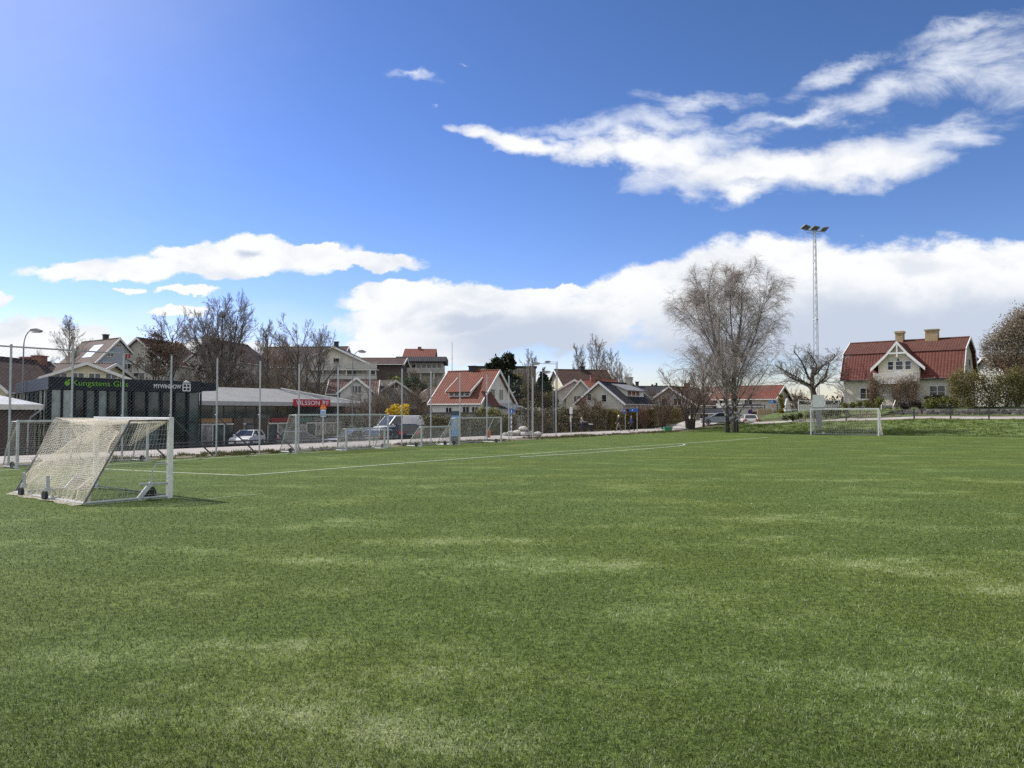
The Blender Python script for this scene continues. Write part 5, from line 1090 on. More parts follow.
def park(px, Y, z=None): x = X(px, Y); return (x, Y, H(x, Y)+.02 if z is None else z)
fa = math.atan2(U[1], U[0])
vehicle('parked_car', 'white hatchback parked in front of the shop windows behind the path', 'hatch', park(248, 68), -1.62, pw)
vehicle('parked_car', 'dull grey car parked below the red shop sign', 'hatch', park(303, 66), .2, pg)
vehicle('parked_car', 'dark grey car parked behind the corner of the low mini goal', 'hatch', park(352, 66), fa+2.9, pg)
vehicle('parked_car', 'silver car with bright reflections, left of the navy car', 'estate', park(374, 66), 2.3, ps)
vehicle('parked_car', 'navy blue car with red rear lights, between the silver and the black car', 'hatch', park(391, 68), 1.95, pn)
vehicle('parked_car', 'black car with red rear lights standing nearest the fence', 'hatch', park(405.5, 63), 1.88, pb)
vehicle('parked_van', 'white van under the yellow flowering bush', 'van', park(399, 73, -.35), math.pi+.75, pw, 'van')
vehicle('parked_car', 'silver blue car parked behind the birch trunks', 'estate', park(719.5, 96, .6), math.pi-.2, psb)
vehicle('parked_car', 'white car seen from the rear, parked below the round blue sign', 'hatch', park(748, 97, .35), 1.45, pw)
vehicle('parked_car', 'white car half hidden by bushes left of the pale square board', 'estate', (X(803, 101), 101, Z(421, 101)), .1, pw)
# ------------------------------------------------------------------ people
def person(label, loc_, rz, top, legs, hair, stride=.22, cap=None, arm=.0, push=False):
    o = empty('person', loc_, rz, label, 'person')
    J = {'pel': (0, 0, .95), 'bel': (0, .01, 1.12), 'che': (0, 0, 1.33), 'nek': (0, -.01, 1.50), 'hea': (0, -.03, 1.60), 'hed': (0, -.02, 1.70)}
    ed = [('pel', 'bel'), ('bel', 'che'), ('che', 'nek'), ('nek', 'hea'), ('hea', 'hed')]; rad = {'pel': .15, 'bel': .135, 'che': .165, 'nek': .055, 'hea': .088, 'hed': .085}
    for sg, n in ((-1, 'l'), (1, 'r')):
        f = sg*stride
        J.update({n+'hip': (sg*.09, 0, .88), n+'kne': (sg*.10, -f*.55-.04, .49), n+'ank': (sg*.10, -f+.05*abs(f)*4, .09), n+'toe': (sg*.11, -f-.14, .04),
                  n+'sho': (sg*.18, 0, 1.40), n+'elb': (sg*.24, f*.4+(-.10 if push else .03), 1.12), n+'wri': (sg*.23, f*.5-.12-(.28 if push else 0), .92+(.12 if push else 0)), n+'han': (sg*.22, f*.5-.16-(.30 if push else 0), .84+(.16 if push else 0))})
        ed += [('pel', n+'hip'), (n+'hip', n+'kne'), (n+'kne', n+'ank'), (n+'ank', n+'toe'), ('che', n+'sho'), (n+'sho', n+'elb'), (n+'elb', n+'wri'), (n+'wri', n+'han')]
        rad.update({n+'hip': .095, n+'kne': .062, n+'ank': .045, n+'toe': .04, n+'sho': .075, n+'elb': .048, n+'wri': .032, n+'han': .035})
    ks = list(J); me = bpy.data.meshes.new('body'); me.from_pydata([J[k] for k in ks], [(ks.index(a), ks.index(b)) for a, b in ed], [])
    ob = bpy.data.objects.new('body', me); COL.objects.link(ob)
    md = ob.modifiers.new('skin', 'SKIN'); md.use_smooth_shade = True
    for i, k in enumerate(ks): me.skin_vertices[0].data[i].radius = (rad[k], rad[k]*(.75 if k in ('che', 'bel', 'pel') else 1)); me.skin_vertices[0].data[i].use_root = (k == 'pel')
    sb = ob.modifiers.new('sub', 'SUBSURF'); sb.levels = 1; sb.render_levels = 1; bpy.context.view_layer.update()
    m2 = bpy.data.meshes.new_from_object(ob.evaluated_get(bpy.context.evaluated_depsgraph_get())); bpy.data.objects.remove(ob)
    m2.materials.clear()
    for mm in (mat('skin', (.50, .32, .24), .6, .05), top, legs, mat('shoe_dark', (.03, .03, .03), .6)): m2.materials.append(mm)
    for p in m2.polygons:
        c = p.center; p.material_index = 0 if (c.z > 1.49 or (abs(c.x) > .17 and c.z < .96+(.1 if push else 0) and c.z > .7 and c.y < -.1)) else (1 if c.z > .93 else (2 if c.z > .10 else 3))
    b = bpy.data.objects.new('body', m2); COL.objects.link(b); b.parent = o
    prof = [(.02, .095+1.70), (.06, .08+1.70), (.095, 1.70+.02), (.10, 1.66), (.095, 1.62)]
    h = MB().lathe([(r, z) for r, z in prof], 12, 0, Matrix.Translation((0, .012, .005))).build('cap' if cap else 'hair', [cap or hair], o, True)
    MB().prism([(-.12, 1.60), (-.145, 1.585), (-.115, 1.63)], 'x', -.014, .014).build('nose', [MATS['skin']], o)
    return o
hairb = mat('hair_brown', (.06, .04, .025), .7); trd = mat('trousers_dark', (.02, .022, .03), .8); trn = mat('trousers_blue_violet', (.07, .07, .15), .8); jk = mat('jacket_black', (.015, .016, .018), .7); jg = mat('jacket_pale_grey', (.42, .42, .45), .8); jn = mat('jacket_navy', (.03, .035, .12), .8); capw = mat('cap_white', (.75, .75, .73), .7)
def foot(px, Y): x = X(px, Y); return (x, Y, H(x, Y)+.02)
person('person in black standing behind the white notice plates', foot(572, 82), .3, jk, trd, hairb, .03)
person('person with pale grey top and blue violet trousers pushing a dark pram along the path', foot(581.5, 83), 1.45, jg, trn, hairb, .2, push=True)
person('person with a white cap and dark top walking along the path by the hedge', foot(618.5, 84), -1.5, jk, mat('trousers_grey', (.18, .18, .18), .8), hairb, .30, cap=capw)
person('person in a navy jacket striding along the path under the wide blue sign', foot(631.5, 84), -1.5, jn, trd, hairb, .32)
person('person in a pale top sitting low by the path left of the orange marker', (foot(469, 70)[0], 70, foot(469, 70)[2]-.35), .4, jg, mat('trousers_pale', (.50, .48, .45), .8), hairb, .15)
fx = foot(588.2, 83); o = empty('pram', fx, 1.45, 'dark pram with a pale blanket pushed along the path', 'pram')
MB().prism([(-.45, .45), (.35, .45), (.45, .75), (-.5, .75)], 'y', -.22, .22).build('carrycot', [jk], o, bevel=.03)
MB().prism([(.0, .75), (.45, .75), (.42, .95), (.2, 1.05), (.05, .98)], 'y', -.22, .22).build('hood', [jk], o, bevel=.03); MB().prism([(-.5, .76), (.0, .76), (-.05, .86), (-.45, .84)], 'y', -.2, .2).build('blanket', [capw], o, bevel=.02)
o.rotation_euler.z = math.pi
q = MB()
for sg in (-1, 1): q.tube([(-.35, sg*.2, .2), (.3, sg*.2, .5), (.75, sg*.2, 1.0)], .015, 5); q.tube([(.35, sg*.2, .2), (-.3, sg*.2, .5)], .015, 5)
q.tube([(.75, -.2, 1.0), (.75, .2, 1.0)], .018, 5); q.build('frame', [darksteel], o)
for x in (-.38, .38):
    for sg in (-1, 1): MB().lathe([(.12, -.02), (.17, -.02), (.17, .02), (.12, .02)], 14, 0, Matrix.Translation((x, sg*.24, .17)), 'y').build('wheel', [black], o)
# bicycle
Y = 96; xb_ = X(780.5, Y); o = empty('parked_bicycle', (xb_, Y, Z(427.2, Y)), .05, 'dark bicycle standing side on at the rail by the plank fence', 'bicycle'); bk = mat('bicycle_black', (.02, .02, .022), .4)
for x in (-.52, .52):
    V1, Q1 = tubes(np.array([[(x+.33*math.cos(a), 0, .34+.33*math.sin(a)) for a in np.linspace(0, 2*math.pi, 25)]]), np.full((1, 25), .024), 6); w_ = link('wheel', fast_mesh('wheel', V1, Q1), bk, o)
    q = MB()
    for k in range(9): q.tube([(x, 0, .34), (x+.31*math.cos(k*.7), 0, .34+.31*math.sin(k*.7))], .004, 3)
    q.build('spokes', [galv], w_)
q = MB(); pts = {'bb': (-.08, 0, .30), 'st': (-.24, 0, .82), 'hd': (.36, 0, .86), 'hl': (.40, 0, .68), 'ra': (-.52, 0, .34), 'fa': (.52, 0, .34)}
for a_, b_ in (('bb', 'st'), ('st', 'hd'), ('bb', 'hl'), ('bb', 'ra'), ('st', 'ra'), ('hl', 'fa'), ('hd', 'hl')): q.tube([pts[a_], pts[b_]], .022, 6)
q.build('frame', [bk], o); MB().prism([(-.40, .92), (-.12, .92), (-.10, .97), (-.40, .98)], 'y', -.07, .07).build('saddle', [bk], o); MB().tube([(-.24, 0, .82), (-.26, 0, .92)], .016, 5).build('seat_post', [galv], o)
MB().tube([(.36, 0, .86), (.33, 0, 1.0), (.33, -.28, 1.02), (.25, -.30, 1.0)], .016, 6).build('handlebar', [bk], o); MB().tube([(.33, 0, 1.0), (.33, .28, 1.02), (.25, .30, 1.0)], .016, 6).build('handlebar', [bk], o)
# ------------------------------------------------------------------ vegetation
def bark(name, col, col2=None, birch=False):
    m = mat(name, col, .9, .35, 5, bump=.6, bscale=9, col2=col2)
    if birch:
        t = m.node_tree; b = t.nodes['Principled BSDF']; c = N(t, 'ShaderNodeTexCoord'); mp = N(t, 'ShaderNodeMapping'); L(t, c.outputs['Object'], mp.inputs[0]); mp.inputs['Scale'].default_value = (1.2, 1.2, 1.6)
        n = N(t, 'ShaderNodeTexNoise'); L(t, mp.outputs[0], n.inputs['Vector']); n.inputs['Scale'].default_value = 1.4; n.inputs['Detail'].default_value = 6; n.inputs['Roughness'].default_value = .7
        sp = N(t, 'ShaderNodeSeparateXYZ'); L(t, c.outputs['Object'], sp.inputs[0])
        f = mth(t, 'ADD', n.outputs[0], mth(t, 'MULTIPLY', sstep(t, sp.outputs['Z'], 2.0, 0.0), .2))
        L(t, mixc(t, sstep(t, f, .40, .54), (.46, .44, .41), (.035, .03, .028)), b.inputs['Base Color'])
    return m
bk_birch = bark('birch_bark', (.5, .48, .45), birch=True); tw_birch = mat('birch_twig', (.31, .265, .24), .8, .3, .5); bk_dark = bark('dark_bark', (.07, .055, .045)); tw_grey = mat('grey_twig', (.215, .195, .18), .85, .3, .5); tw_brown = mat('brown_twig', (.17, .115, .075), .85, .35, .5); tw_red = mat('russet_twig', (.20, .10, .07), .85, .35, .5); tw_pale = mat('pale_poplar_twig', (.25, .215, .19), .85, .3, .5)
def norm(v): return v/(np.linalg.norm(v, axis=-1, keepdims=True)+1e-9)
def spawn(rg, PT, RD, m, t0, t1, length, lvar, ang, avar, trop, wig, k, rr, rmin, fall=.5, azb=None):
    """m children on every parent polyline; length shrinks by fall towards the parent's tip"""
    n, kk, _ = PT.shape
    t = (np.tile((np.arange(m)+.5)/m, (n, 1))+rg.uniform(-.5, .5, (n, m))/m); t = t0+(t1-t0)*t
    f = t*(kk-1); i = np.clip(f.astype(int), 0, kk-2); w_ = (f-i)[..., None]; r_ = np.arange(n)[:, None]
    S = PT[r_, i]*(1-w_)+PT[r_, i+1]*w_; D = norm(PT[r_, i+1]-PT[r_, i]); rad = (RD[r_, i]*(1-w_[..., 0])+RD[r_, i+1]*w_[..., 0])
    S = S.reshape(-1, 3); D = D.reshape(-1, 3); rad = rad.ravel(); t = t.ravel(); N_ = len(S)
    pl = np.repeat(np.linalg.norm(np.diff(PT, axis=1), axis=2).sum(1), m)
    a = norm(np.cross(D, norm(rg.normal(size=(N_, 3))))); A = (ang+rg.uniform(-avar, avar, N_))[:, None]
    d = norm(D*np.cos(A)+a*np.sin(A)); ln_ = (length if length > 0 else -length*pl)*(1-fall*(t-t0)/max(1e-6, t1-t0))*(1+rg.uniform(-lvar, lvar, N_))
    pts = [S]; tr = np.asarray(trop, float)
    for j in range(k-1):
        d = norm(d+rg.normal(size=(N_, 3))*wig+np.array([0, 0, 1.])*(tr[j] if tr.ndim else tr)); pts.append(pts[-1]+d*(ln_/(k-1))[:, None])
    pts = np.stack(pts, 1); r0 = np.maximum(rad*rr, rmin); R_ = r0[:, None]*np.linspace(1, .35, k)[None]; R_ = np.maximum(R_, rmin*.6)
    return pts, R_
def polyline(pts, n):
    pts = np.array(pts, float); t = np.linspace(0, len(pts)-1, n); i = np.minimum(t.astype(int), len(pts)-2); w_ = (t-i)[:, None]
    return pts[i]*(1-w_)+pts[i+1]*w_
def join(parts):
    Vs, Qs, b = [], [], 0
    for PT, RD, s in parts: V, Q = tubes(PT, RD, s, b); Vs.append(V); Qs.append(Q); b += len(V)
    return np.concatenate(Vs), np.concatenate(Qs)
def leaves(rg, cen, size, flat=.0):
    n = len(cen); a = norm(rg.normal(size=(n, 3))); b = norm(np.cross(a, rg.normal(size=(n, 3)))); s = size*rg.uniform(.6, 1.3, (n, 1))
    V = np.stack([cen-a*s, cen+b*s*.55, cen+a*s, cen-b*s*.55], 1).reshape(-1, 3); return V, np.arange(4*n).reshape(-1, 4)
def tree(name, label, cat, loc_, trunks, levels, barkm, twigm, group=None, seed=1, leaf=None, rz=0.0, limb_levels=1):
    """trunks: list of (points, r0, r1); levels: spawn settings; the first limb_levels go with the trunk, the rest is the crown"""
    rg = np.random.default_rng(seed); o = empty(name, loc_, rz, label, cat, group); tr, cr = [], []
    for pts, r0, r1 in trunks:
        PT = polyline(pts, 9)[None]; PT = PT+np.cumsum(rg.normal(size=PT.shape)*.012*np.linalg.norm(PT[0, -1]-PT[0, 0])/4, 1)*np.array([1, 1, 0]); RD = np.linspace(1, 0, 9)**.8*(r0-r1)+r1; RD[0] *= 1.25; tr.append((PT, RD[None], 8)); cur = (PT, RD[None])
        for li, lv in enumerate(levels):
            src = [cur] if li == 0 else [prev]
            prev = spawn(rg, *src[0], **lv)
            (tr if li < limb_levels else cr).append((*prev, 5 if li < limb_levels else 3))
        if leaf:
            m_, n_, sz, spread = leaf; ends = prev[0].reshape(-1, 3); c = ends[rg.integers(0, len(ends), n_//len(trunks))]+rg.normal(size=(n_//len(trunks), 3))*spread; leaf_c = leaves(rg, c, sz)
            if 'LV' not in locals(): LV = []
            LV.append(leaf_c[0])
    V, Q = join(tr); link('trunk', fast_mesh('trunk', V, Q, smooth=True), barkm, o)
    V, Q = join(cr); link('crown', fast_mesh('crown', V, Q), twigm, o)
    if leaf: V = np.concatenate(LV); link('foliage', fast_mesh('foliage', V, np.arange(len(V)).reshape(-1, 4)), leaf[0], o)
    return o
lv = lambda m, length, ang, trop, t0=.2, t1=.97, lvar=.25, avar=.25, wig=.12, k=4, rr=.5, rmin=.01, fall=.5: dict(m=m, t0=t0, t1=t1, length=length, lvar=lvar, ang=ang, avar=avar, trop=trop, wig=wig, k=k, rr=rr, rmin=rmin, fall=fall)
# the big birch
Yb_ = 80; x0 = X(727, Yb_); z0 = H(x0, Yb_); ht = Z(262, Yb_)-z0
def stem(px, top_px, top_y, Yo=0, bend=0): return [(X(px, Yb_)-x0, Yo, -.1), ((X(px, Yb_)-x0)*.9+bend, Yo, ht*.3), ((X(top_px, Yb_)-x0)*.8+(X(px, Yb_)-x0)*.2, Yo, ht*.62), (X(top_px, Yb_)-x0, Yo, Z(top_y, Yb_)-z0)]
birch = tree('birch_tree', 'very tall bare birch with black and white trunks and weeping twigs at the turf corner', 'tree', (x0, Yb_, z0-.05),
  [(stem(727, 710, 289), .24, .03), (stem(736, 747, 282, .5), .25, .03), (stem(732, 730, 283, -.4, .3), .13, .03), (stem(726, 698, 310, .3), .12, .02), (stem(737, 767, 299, .2), .12, .02)],
  [lv(25, 7.4, .66, (.07, .05, .02, -.03, -.12), .08, .98, rr=.36, rmin=.022, k=6, fall=.66, wig=.09), lv(10, -.36, .55, (.06, .0, -.05, -.12), .18, .98, rr=.5, rmin=.013, k=5), lv(6, .95, .6, (-.05, -.2, -.35), .15, 1.0, rr=.6, rmin=.0085, fall=.3), lv(4, .8, .5, (-.2, -.4), .2, 1.0, rr=.7, rmin=.006, k=3, fall=.2)], bk_birch, tw_birch, seed=11)
# generic bare trees: proto meshes of 10 m, copied with their own label
def bare(kind, name, label, px, ybase, ytop, Y, seed, rz=0, group=None, wide=1.0, trunkm=None, twigm=None, zb=None):
    x = X(px, Y); z0 = H(x, Y) if zb is None else zb; h = Z(ytop, Y)-z0; s = h/10
    if kind == 'spread': T_ = [([(0, 0, -.4), (.1, 0, 2.4), (0, .2, 4.6), (.1, 0, 7.2)], .19, .05)]; LV = [lv(17, 4.5, .80, (.14, .10, .06, .03, .0), .28, .99, rr=.55, rmin=.03, k=6, fall=.36, wig=.12, avar=.35), lv(9, -.42, .6, .05, .2, 1, rr=.5, rmin=.018, k=4), lv(6, -.5, .6, .05, .15, 1, rr=.55, rmin=.010), lv(6, -.6, .55, .03, .15, 1, rr=.6, rmin=.0075, k=3)]
    elif kind == 'upright': T_ = [([(0, 0, -.4), (.05, 0, 3), (0, .1, 6), (.0, 0, 8.6)], .14, .03)]; LV = [lv(24, 4.2, .60, (.10, .06, .04, .02, .0), .2, .98, rr=.45, rmin=.026, k=6, fall=.62, wig=.08), lv(9, -.42, .5, .05, .15, 1, rr=.5, rmin=.016, k=4), lv(6, -.45, .5, .04, .15, 1, rr=.6, rmin=.010), lv(6, -.6, .5, .0, .15, 1, rr=.6, rmin=.0075, k=3)]
    elif kind == 'multi':
        T_ = [([(dx*.3, dy*.3, -.4), (dx, dy, 3), (dx*1.6, dy*1.6, 5.6), (dx*2.1, dy*2, hh_*.86)], .13, .04) for dx, dy, hh_ in ((-.9, 0, 8.6), (-.4, .4, 9.6), (.1, -.3, 9.8), (.6, .3, 9.5), (1.0, 0, 8.9), (-1.3, -.2, 7.4))]; LV = [lv(18, 2.7, .68, (.12, .08, .04, .02), .25, .99, rr=.45, rmin=.024, k=5, fall=.25, wig=.12), lv(8, -.45, .55, .06, .15, 1, rr=.5, rmin=.014, k=4), lv(7, -.5, .55, .04, .15, 1, rr=.6, rmin=.009, k=3), lv(4, -.6, .5, .0, .2, 1, rr=.7, rmin=.007, k=3)]
    elif kind == 'gnarl': T_ = [([(0, 0, -.4), (.1, 0, 2.0), (-.1, .1, 4.0), (.1, 0, 6.6)], .40, .14)]; LV = [lv(11, 5.4, .95, (.08, .06, .04, .02, .06, .06), .42, .99, rr=.6, rmin=.05, k=7, fall=.35, wig=.2), lv(10, -.48, .75, .10, .2, 1, rr=.5, rmin=.03, k=5, wig=.25), lv(7, -.58, .7, .03, .2, 1, rr=.5, rmin=.014, wig=.2), lv(6, -.6, .6, .0, .15, 1, rr=.6, rmin=.009, k=3)]
    elif kind == 'shrub':
        rg = np.random.default_rng(seed); T_ = [([(0, 0, -.5), (math.cos(a)*1.2, math.sin(a)*1.2, 3), (math.cos(a)*r_, math.sin(a)*r_, 6), (math.cos(a)*r_*1.5, math.sin(a)*r_*1.5, 8.6*q_)], .12, .02) for a, r_, q_ in zip(np.linspace(0, 5.6, 7), rg.uniform(1, 3.4, 7), rg.uniform(.7, 1.05, 7))]; LV = [lv(14, 3.2, .6, .05, .08, .98, rr=.45, rmin=.03, k=5, fall=.35, wig=.14), lv(8, -.45, .6, .02, .1, 1, rr=.5, rmin=.018, k=4), lv(5, -.5, .6, .0, .15, 1, rr=.6, rmin=.013, k=3)]
    o = tree(name, label, 'tree' if kind != 'shrub' else 'bush', (x, Y, z0), T_, LV, trunkm or bk_dark, twigm or tw_grey, group, seed, rz=rz)
    o.scale = (s*wide, s*wide, s); return o
bare('gnarl', 'pollarded_tree', 'dark gnarled bare tree with knobbly branches left of the villa', 813, 430, 345, 98, 21, wide=1.45)
bare('upright', 'bare_tree', 'slender pale bare tree standing above the yellow houses behind the glass shop', 67.5, 400, 315.5, 92, 3, wide=1.05, twigm=tw_pale, trunkm=bark('pale_bark', (.34, .31, .28)))
bare('spread', 'bare_tree', 'bare tree rising behind the dark brown pine by the glass shop', 171, 392, 309, 88, 4, wide=.95)
bare('multi', 'bare_tree', 'tallest many stemmed bare tree behind the shop row', 222, 392, 293, 86, 5, wide=.82)
bare('upright', 'bare_tree', 'thin bare tree left of the spreading bare trees by the brown roof', 266, 392, 322, 86, 6, wide=.85)
bare('spread', 'bare_tree', 'spreading bare tree in front of the long brown roof', 297, 392, 314.5, 88, 8, wide=1.0)
bare('spread', 'bare_tree', 'smaller bare tree touching the cream gable', 318, 392, 322, 90, 9, wide=.75)
bare('spread', 'bare_tree', 'low faint bare tree far behind the yellow houses', 47, 395, 350, 112, 10, wide=.9, zb=3)
bare('upright', 'bare_tree', 'bare tree top behind the block of flats and the pole tops', 530, 400, 350, 120, 12, wide=.75, twigm=tw_pale)
bare('upright', 'poplar_tree', 'tallest pale bare poplar behind the dark roofed tall house', 596, 400, 336, 150, 13, wide=.8, twigm=tw_pale, zb=1)
bare('upright', 'poplar_tree', 'narrow pale bare poplar left of the tallest poplar', 579, 400, 344, 150, 14, wide=.7, twigm=tw_pale, zb=1)
bare('upright', 'poplar_tree', 'pale bare poplar right of the tallest poplar', 612, 400, 349, 148, 15, wide=.8, twigm=tw_pale, zb=1)
bare('spread', 'bare_tree', 'rounded brownish bare tree behind the pale chimney', 607, 405, 360, 125, 16, wide=.72, twigm=tw_brown, zb=1)
bare('spread', 'bare_tree', 'bare tree with drooping right side above the dark slate roof', 622, 405, 358, 128, 17, wide=.75, zb=1)
bare('gnarl', 'orchard_tree', 'small dark crooked garden tree in front of the pale gabled house', 593.5, 431, 394, 93, 18, wide=1.1, twigm=tw_brown)
bare('spread', 'orchard_tree', 'small russet garden tree in front of the steep beige gable', 583, 431, 393, 95, 19, wide=1.0, twigm=tw_red)
bare('shrub', 'russet_bush', 'dark russet bush beside the wide blue sign', 644, 431, 401, 93, 20, wide=.85, twigm=tw_red)
bare('shrub', 'brown_bush', 'wide brown bare bush left of the birch trunks', 690, 431, 362, 90, 22, wide=.95, twigm=tw_brown)
bare('shrub', 'brown_bush', 'lower brown bare bush at the left end of the wide brown bush', 663, 431, 383, 92, 23, wide=1.0, twigm=tw_brown)
bare('spread', 'bare_tree', 'bare tree with russet twigs between the brown bush and the birch', 703, 431, 345, 93, 24, wide=.8, twigm=tw_brown)
bare('shrub', 'bare_bush', 'bare brown bush under the gnarled tree left of the square board', 798, 428, 388, 100, 25, wide=1.0, twigm=tw_brown)
bare('shrub', 'bare_bush', 'small bare bush at the corner of the red roofed house', 783, 428, 390, 106, 26, wide=.6, twigm=tw_brown)
bare('spread', 'bare_tree', 'bare tree partly hidden by the villa roof', 846, 420, 372, 112, 27, wide=.9)
bare('spread', 'lilac_tree', 'leafless grey brown tree in front of the long brown roof and its bushes', 281, 394, 345, 84, 28, wide=.9, twigm=tw_brown)
rg = np.random.default_rng(29); cp = empty('climbing_plant', tuple(vil.location), vil.rotation_euler.z, 'brown leafless climber covering the balcony porch of the villa', 'climbing plant')
n_ = 70; bx_ = np.array([px0+.1, px0+(px1-px0)*.63, px1-.1, px0-.1])[rg.integers(0, 4, n_)]; pts_ = [np.stack([bx_+rg.normal(0, .12, n_), np.full(n_, yp-.12)+rg.normal(0, .08, n_), np.full(n_, -1.0)], 1)]
for k_ in range(9):
    up_ = rg.uniform(.25, .75, n_)*np.where(pts_[-1][:, 2] > 2.9, .25, 1.0); lat_ = np.where(pts_[-1][:, 2] > 2.2, rg.normal(0, .55, n_), rg.normal(0, .14, n_))
    pts_.append(pts_[-1]+np.stack([lat_, rg.normal(-.02, .10, n_), up_], 1))
PTc = np.stack(pts_, 1); PTc[:, :, 0] = np.clip(PTc[:, :, 0], px0-.3, px1+.4); RDc = np.tile(np.linspace(.035, .014, 10), (n_, 1))
C1 = spawn(rg, PTc, RDc, **lv(12, 1.0, .9, -.04, .3, 1, rr=.6, rmin=.012, k=4, wig=.25)); C2 = spawn(rg, *C1, **lv(4, .45, .8, -.06, .2, 1, rr=.7, rmin=.009, k=3, wig=.2))
V, Q = join([(PTc, RDc, 4)]); link('trunk', fast_mesh('trunk', V, Q), tw_brown, cp); V, Q = join([(*C1, 3), (*C2, 3)]); link('twigs', fast_mesh('twigs', V, Q), tw_brown, cp)
# hillside bushes, one shape copied
proto = bare('shrub', 'hillside_bush', 'bare grey brown bush on the slope behind the shops', 385, 420, 378, 92, 31, twigm=tw_brown, group='bare bushes on the slope')
for (px, yt, Y, wd_, r_) in ((372, 392, 84, 1.3, 1), (361, 400, 80, 1.5, 2), (345, 402, 84, 1.2, 3), (393, 400, 84, 1.5, 4), (412, 388, 92, 1.2, 5), (424, 392, 90, 1.1, 6), (437, 402, 86, 1.2, 7), (330, 381, 96, 1.0, 8), (312, 380, 96, 1.0, 9), (296, 378, 94, 1.2, 10), (257, 366, 92, 1.0, 11), (244, 372, 88, 1.0, 12), (278, 374, 92, 1.2, 13), (233, 362, 92, 1.0, 14), (205, 366, 92, 1.0, 15), (388, 384, 104, 1.2, 16), (449, 404, 84, 1.1, 17), (188, 372, 90, 1.0, 18), (430, 378, 112, 1.0, 19), (413, 372, 114, .9, 20)):
    x = X(px, Y); z0 = H(x, Y); s = (Z(yt, Y)-z0)/9.0; dup(proto, (x, Y, z0), r_*1.3, (s*wd_, s*wd_, s))
# leafy things
pine_l = leaf_mat('pine_needle', (.012, .022, .010), (.03, .045, .018), .1); spruce_l = leaf_mat('spruce_needle', (.010, .022, .014), (.022, .042, .022), .1); brownpine = leaf_mat('brown_green_needle', (.075, .052, .032), (.15, .11, .075), .15)
olive = leaf_mat('olive_bud', (.13, .12, .038), (.25, .22, .085), .3); hedge_l = leaf_mat('hedge_leaf', (.06, .065, .022), (.16, .14, .06), .2); yellowl = leaf_mat('forsythia_flower', (.62, .42, .01), (.80, .58, .03), .3); fresh = leaf_mat('fresh_leaf', (.14, .17, .02), (.26, .25, .05), .3); dgreen = leaf_mat('dark_shrub_leaf', (.025, .045, .015), (.07, .09, .035), .15); whitef = leaf_mat('white_blossom', (.55, .54, .48), (.75, .74, .70), .3); lilacb = leaf_mat('lilac_bud', (.17, .14, .10), (.34, .28, .20), .3)
def clump_tree(name, label, cat, loc_, blobs_, leafm, n, size, barkm=bk_dark, seed=1, group=None, trunk=None, fill=.35, twig=None):
    """crown of many leaf sized faces gathered round uneven clumps; twigs run from the stem to each clump"""
    rg = np.random.default_rng(seed); o = empty(name, loc_, 0, label, cat, group)
    B_ = np.array([b[:3] for b in blobs_]); Rr = np.array([b[3] for b in blobs_]); H_ = B_[:, 2].max(); base = np.array(trunk or (0, 0, 0), float)
    per = (Rr**2/np.sum(Rr**2)*n).astype(int); cs = []
    for c, r, k in zip(B_, Rr, per):
        sub = c+norm(rg.normal(size=(max(5, int(9)), 3)))*r*rg.uniform(.35, 1.0, (9, 1)); idx = rg.integers(0, 9, k)
        cs.append(sub[idx]+rg.normal(size=(k, 3))*r*fill)
    c = np.concatenate(cs); c = c[c[:, 2] > .02]; V, Q = leaves(rg, c, size); link('crown', fast_mesh('crown', V, Q), leafm, o)
    lines, rd = [], []
    top = np.array([base[0]*.3, base[1]*.3, H_*.85]); lines.append(polyline([(0, 0, -.4), tuple(base*.5), tuple(top)], 5)); rd.append(np.linspace(.16, .03, 5)*max(.5, H_/8))
    for c in B_:
        st_ = lines[0][rg.integers(1, 4)]; mid = (st_+c)/2+np.array([0, 0, -.1]); lines.append(polyline([st_, mid, c], 5)); rd.append(np.linspace(.07, .02, 5)*max(.5, H_/8))
    V, Q = tubes(np.array(lines), np.array(rd), 5); link('trunk', fast_mesh('trunk', V, Q, smooth=True), barkm, o)
    if twig:
        ends = B_[rg.integers(0, len(B_), 260)]; d = norm(rg.normal(size=(260, 3))+np.array([0, 0, .5])); r = Rr.mean(); PT = np.stack([ends, ends+d*r*.6, ends+d*r*1.25+rg.normal(size=(260, 3))*r*.15], 1); V, Q = tubes(PT, np.tile(np.array([.02, .014, .008]), (260, 1)), 3); link('twigs', fast_mesh('twigs', V, Q), twig, o)
    return o
def pxc(px, py, r, Y, root, dy=0): return (X(px, Y)-root[0], dy, Z(py, Y)-root[2], r*Y/F)
def clumps(name, label, cat, px, Y, lst, leafm, n, size, seed, ybase=None, zb=None, **kw):
    x = X(px, Y); root = (x, Y, (H(x, Y) if zb is None else zb)); rg = random.Random(seed); bl = []
    for (a, b, r) in lst: bl.append(pxc(a, b, r, Y, root, rg.uniform(-1, 1)*r*Y/F))
    return clump_tree(name, label, cat, root, bl, leafm, n, size, seed=seed, **kw)
clumps('pine_tree', 'dark windswept pine leaning right behind the white house', 'tree', 505, 108, [(492, 367, 4), (499, 363, 5), (506, 360, 5), (511, 357.5, 3.5), (503, 368, 5), (509, 366, 4), (498, 372, 4), (514, 362, 2)], pine_l, 5200, .22, 1)
clumps('dark_conifer', 'dark conifer mass below the windswept pine', 'tree', 516, 104, [(508, 378, 6), (515, 384, 7), (520, 392, 8), (512, 395, 8), (523, 400, 8), (514, 406, 7), (508, 388, 6)], pine_l, 6000, .24, 2)
sp = []
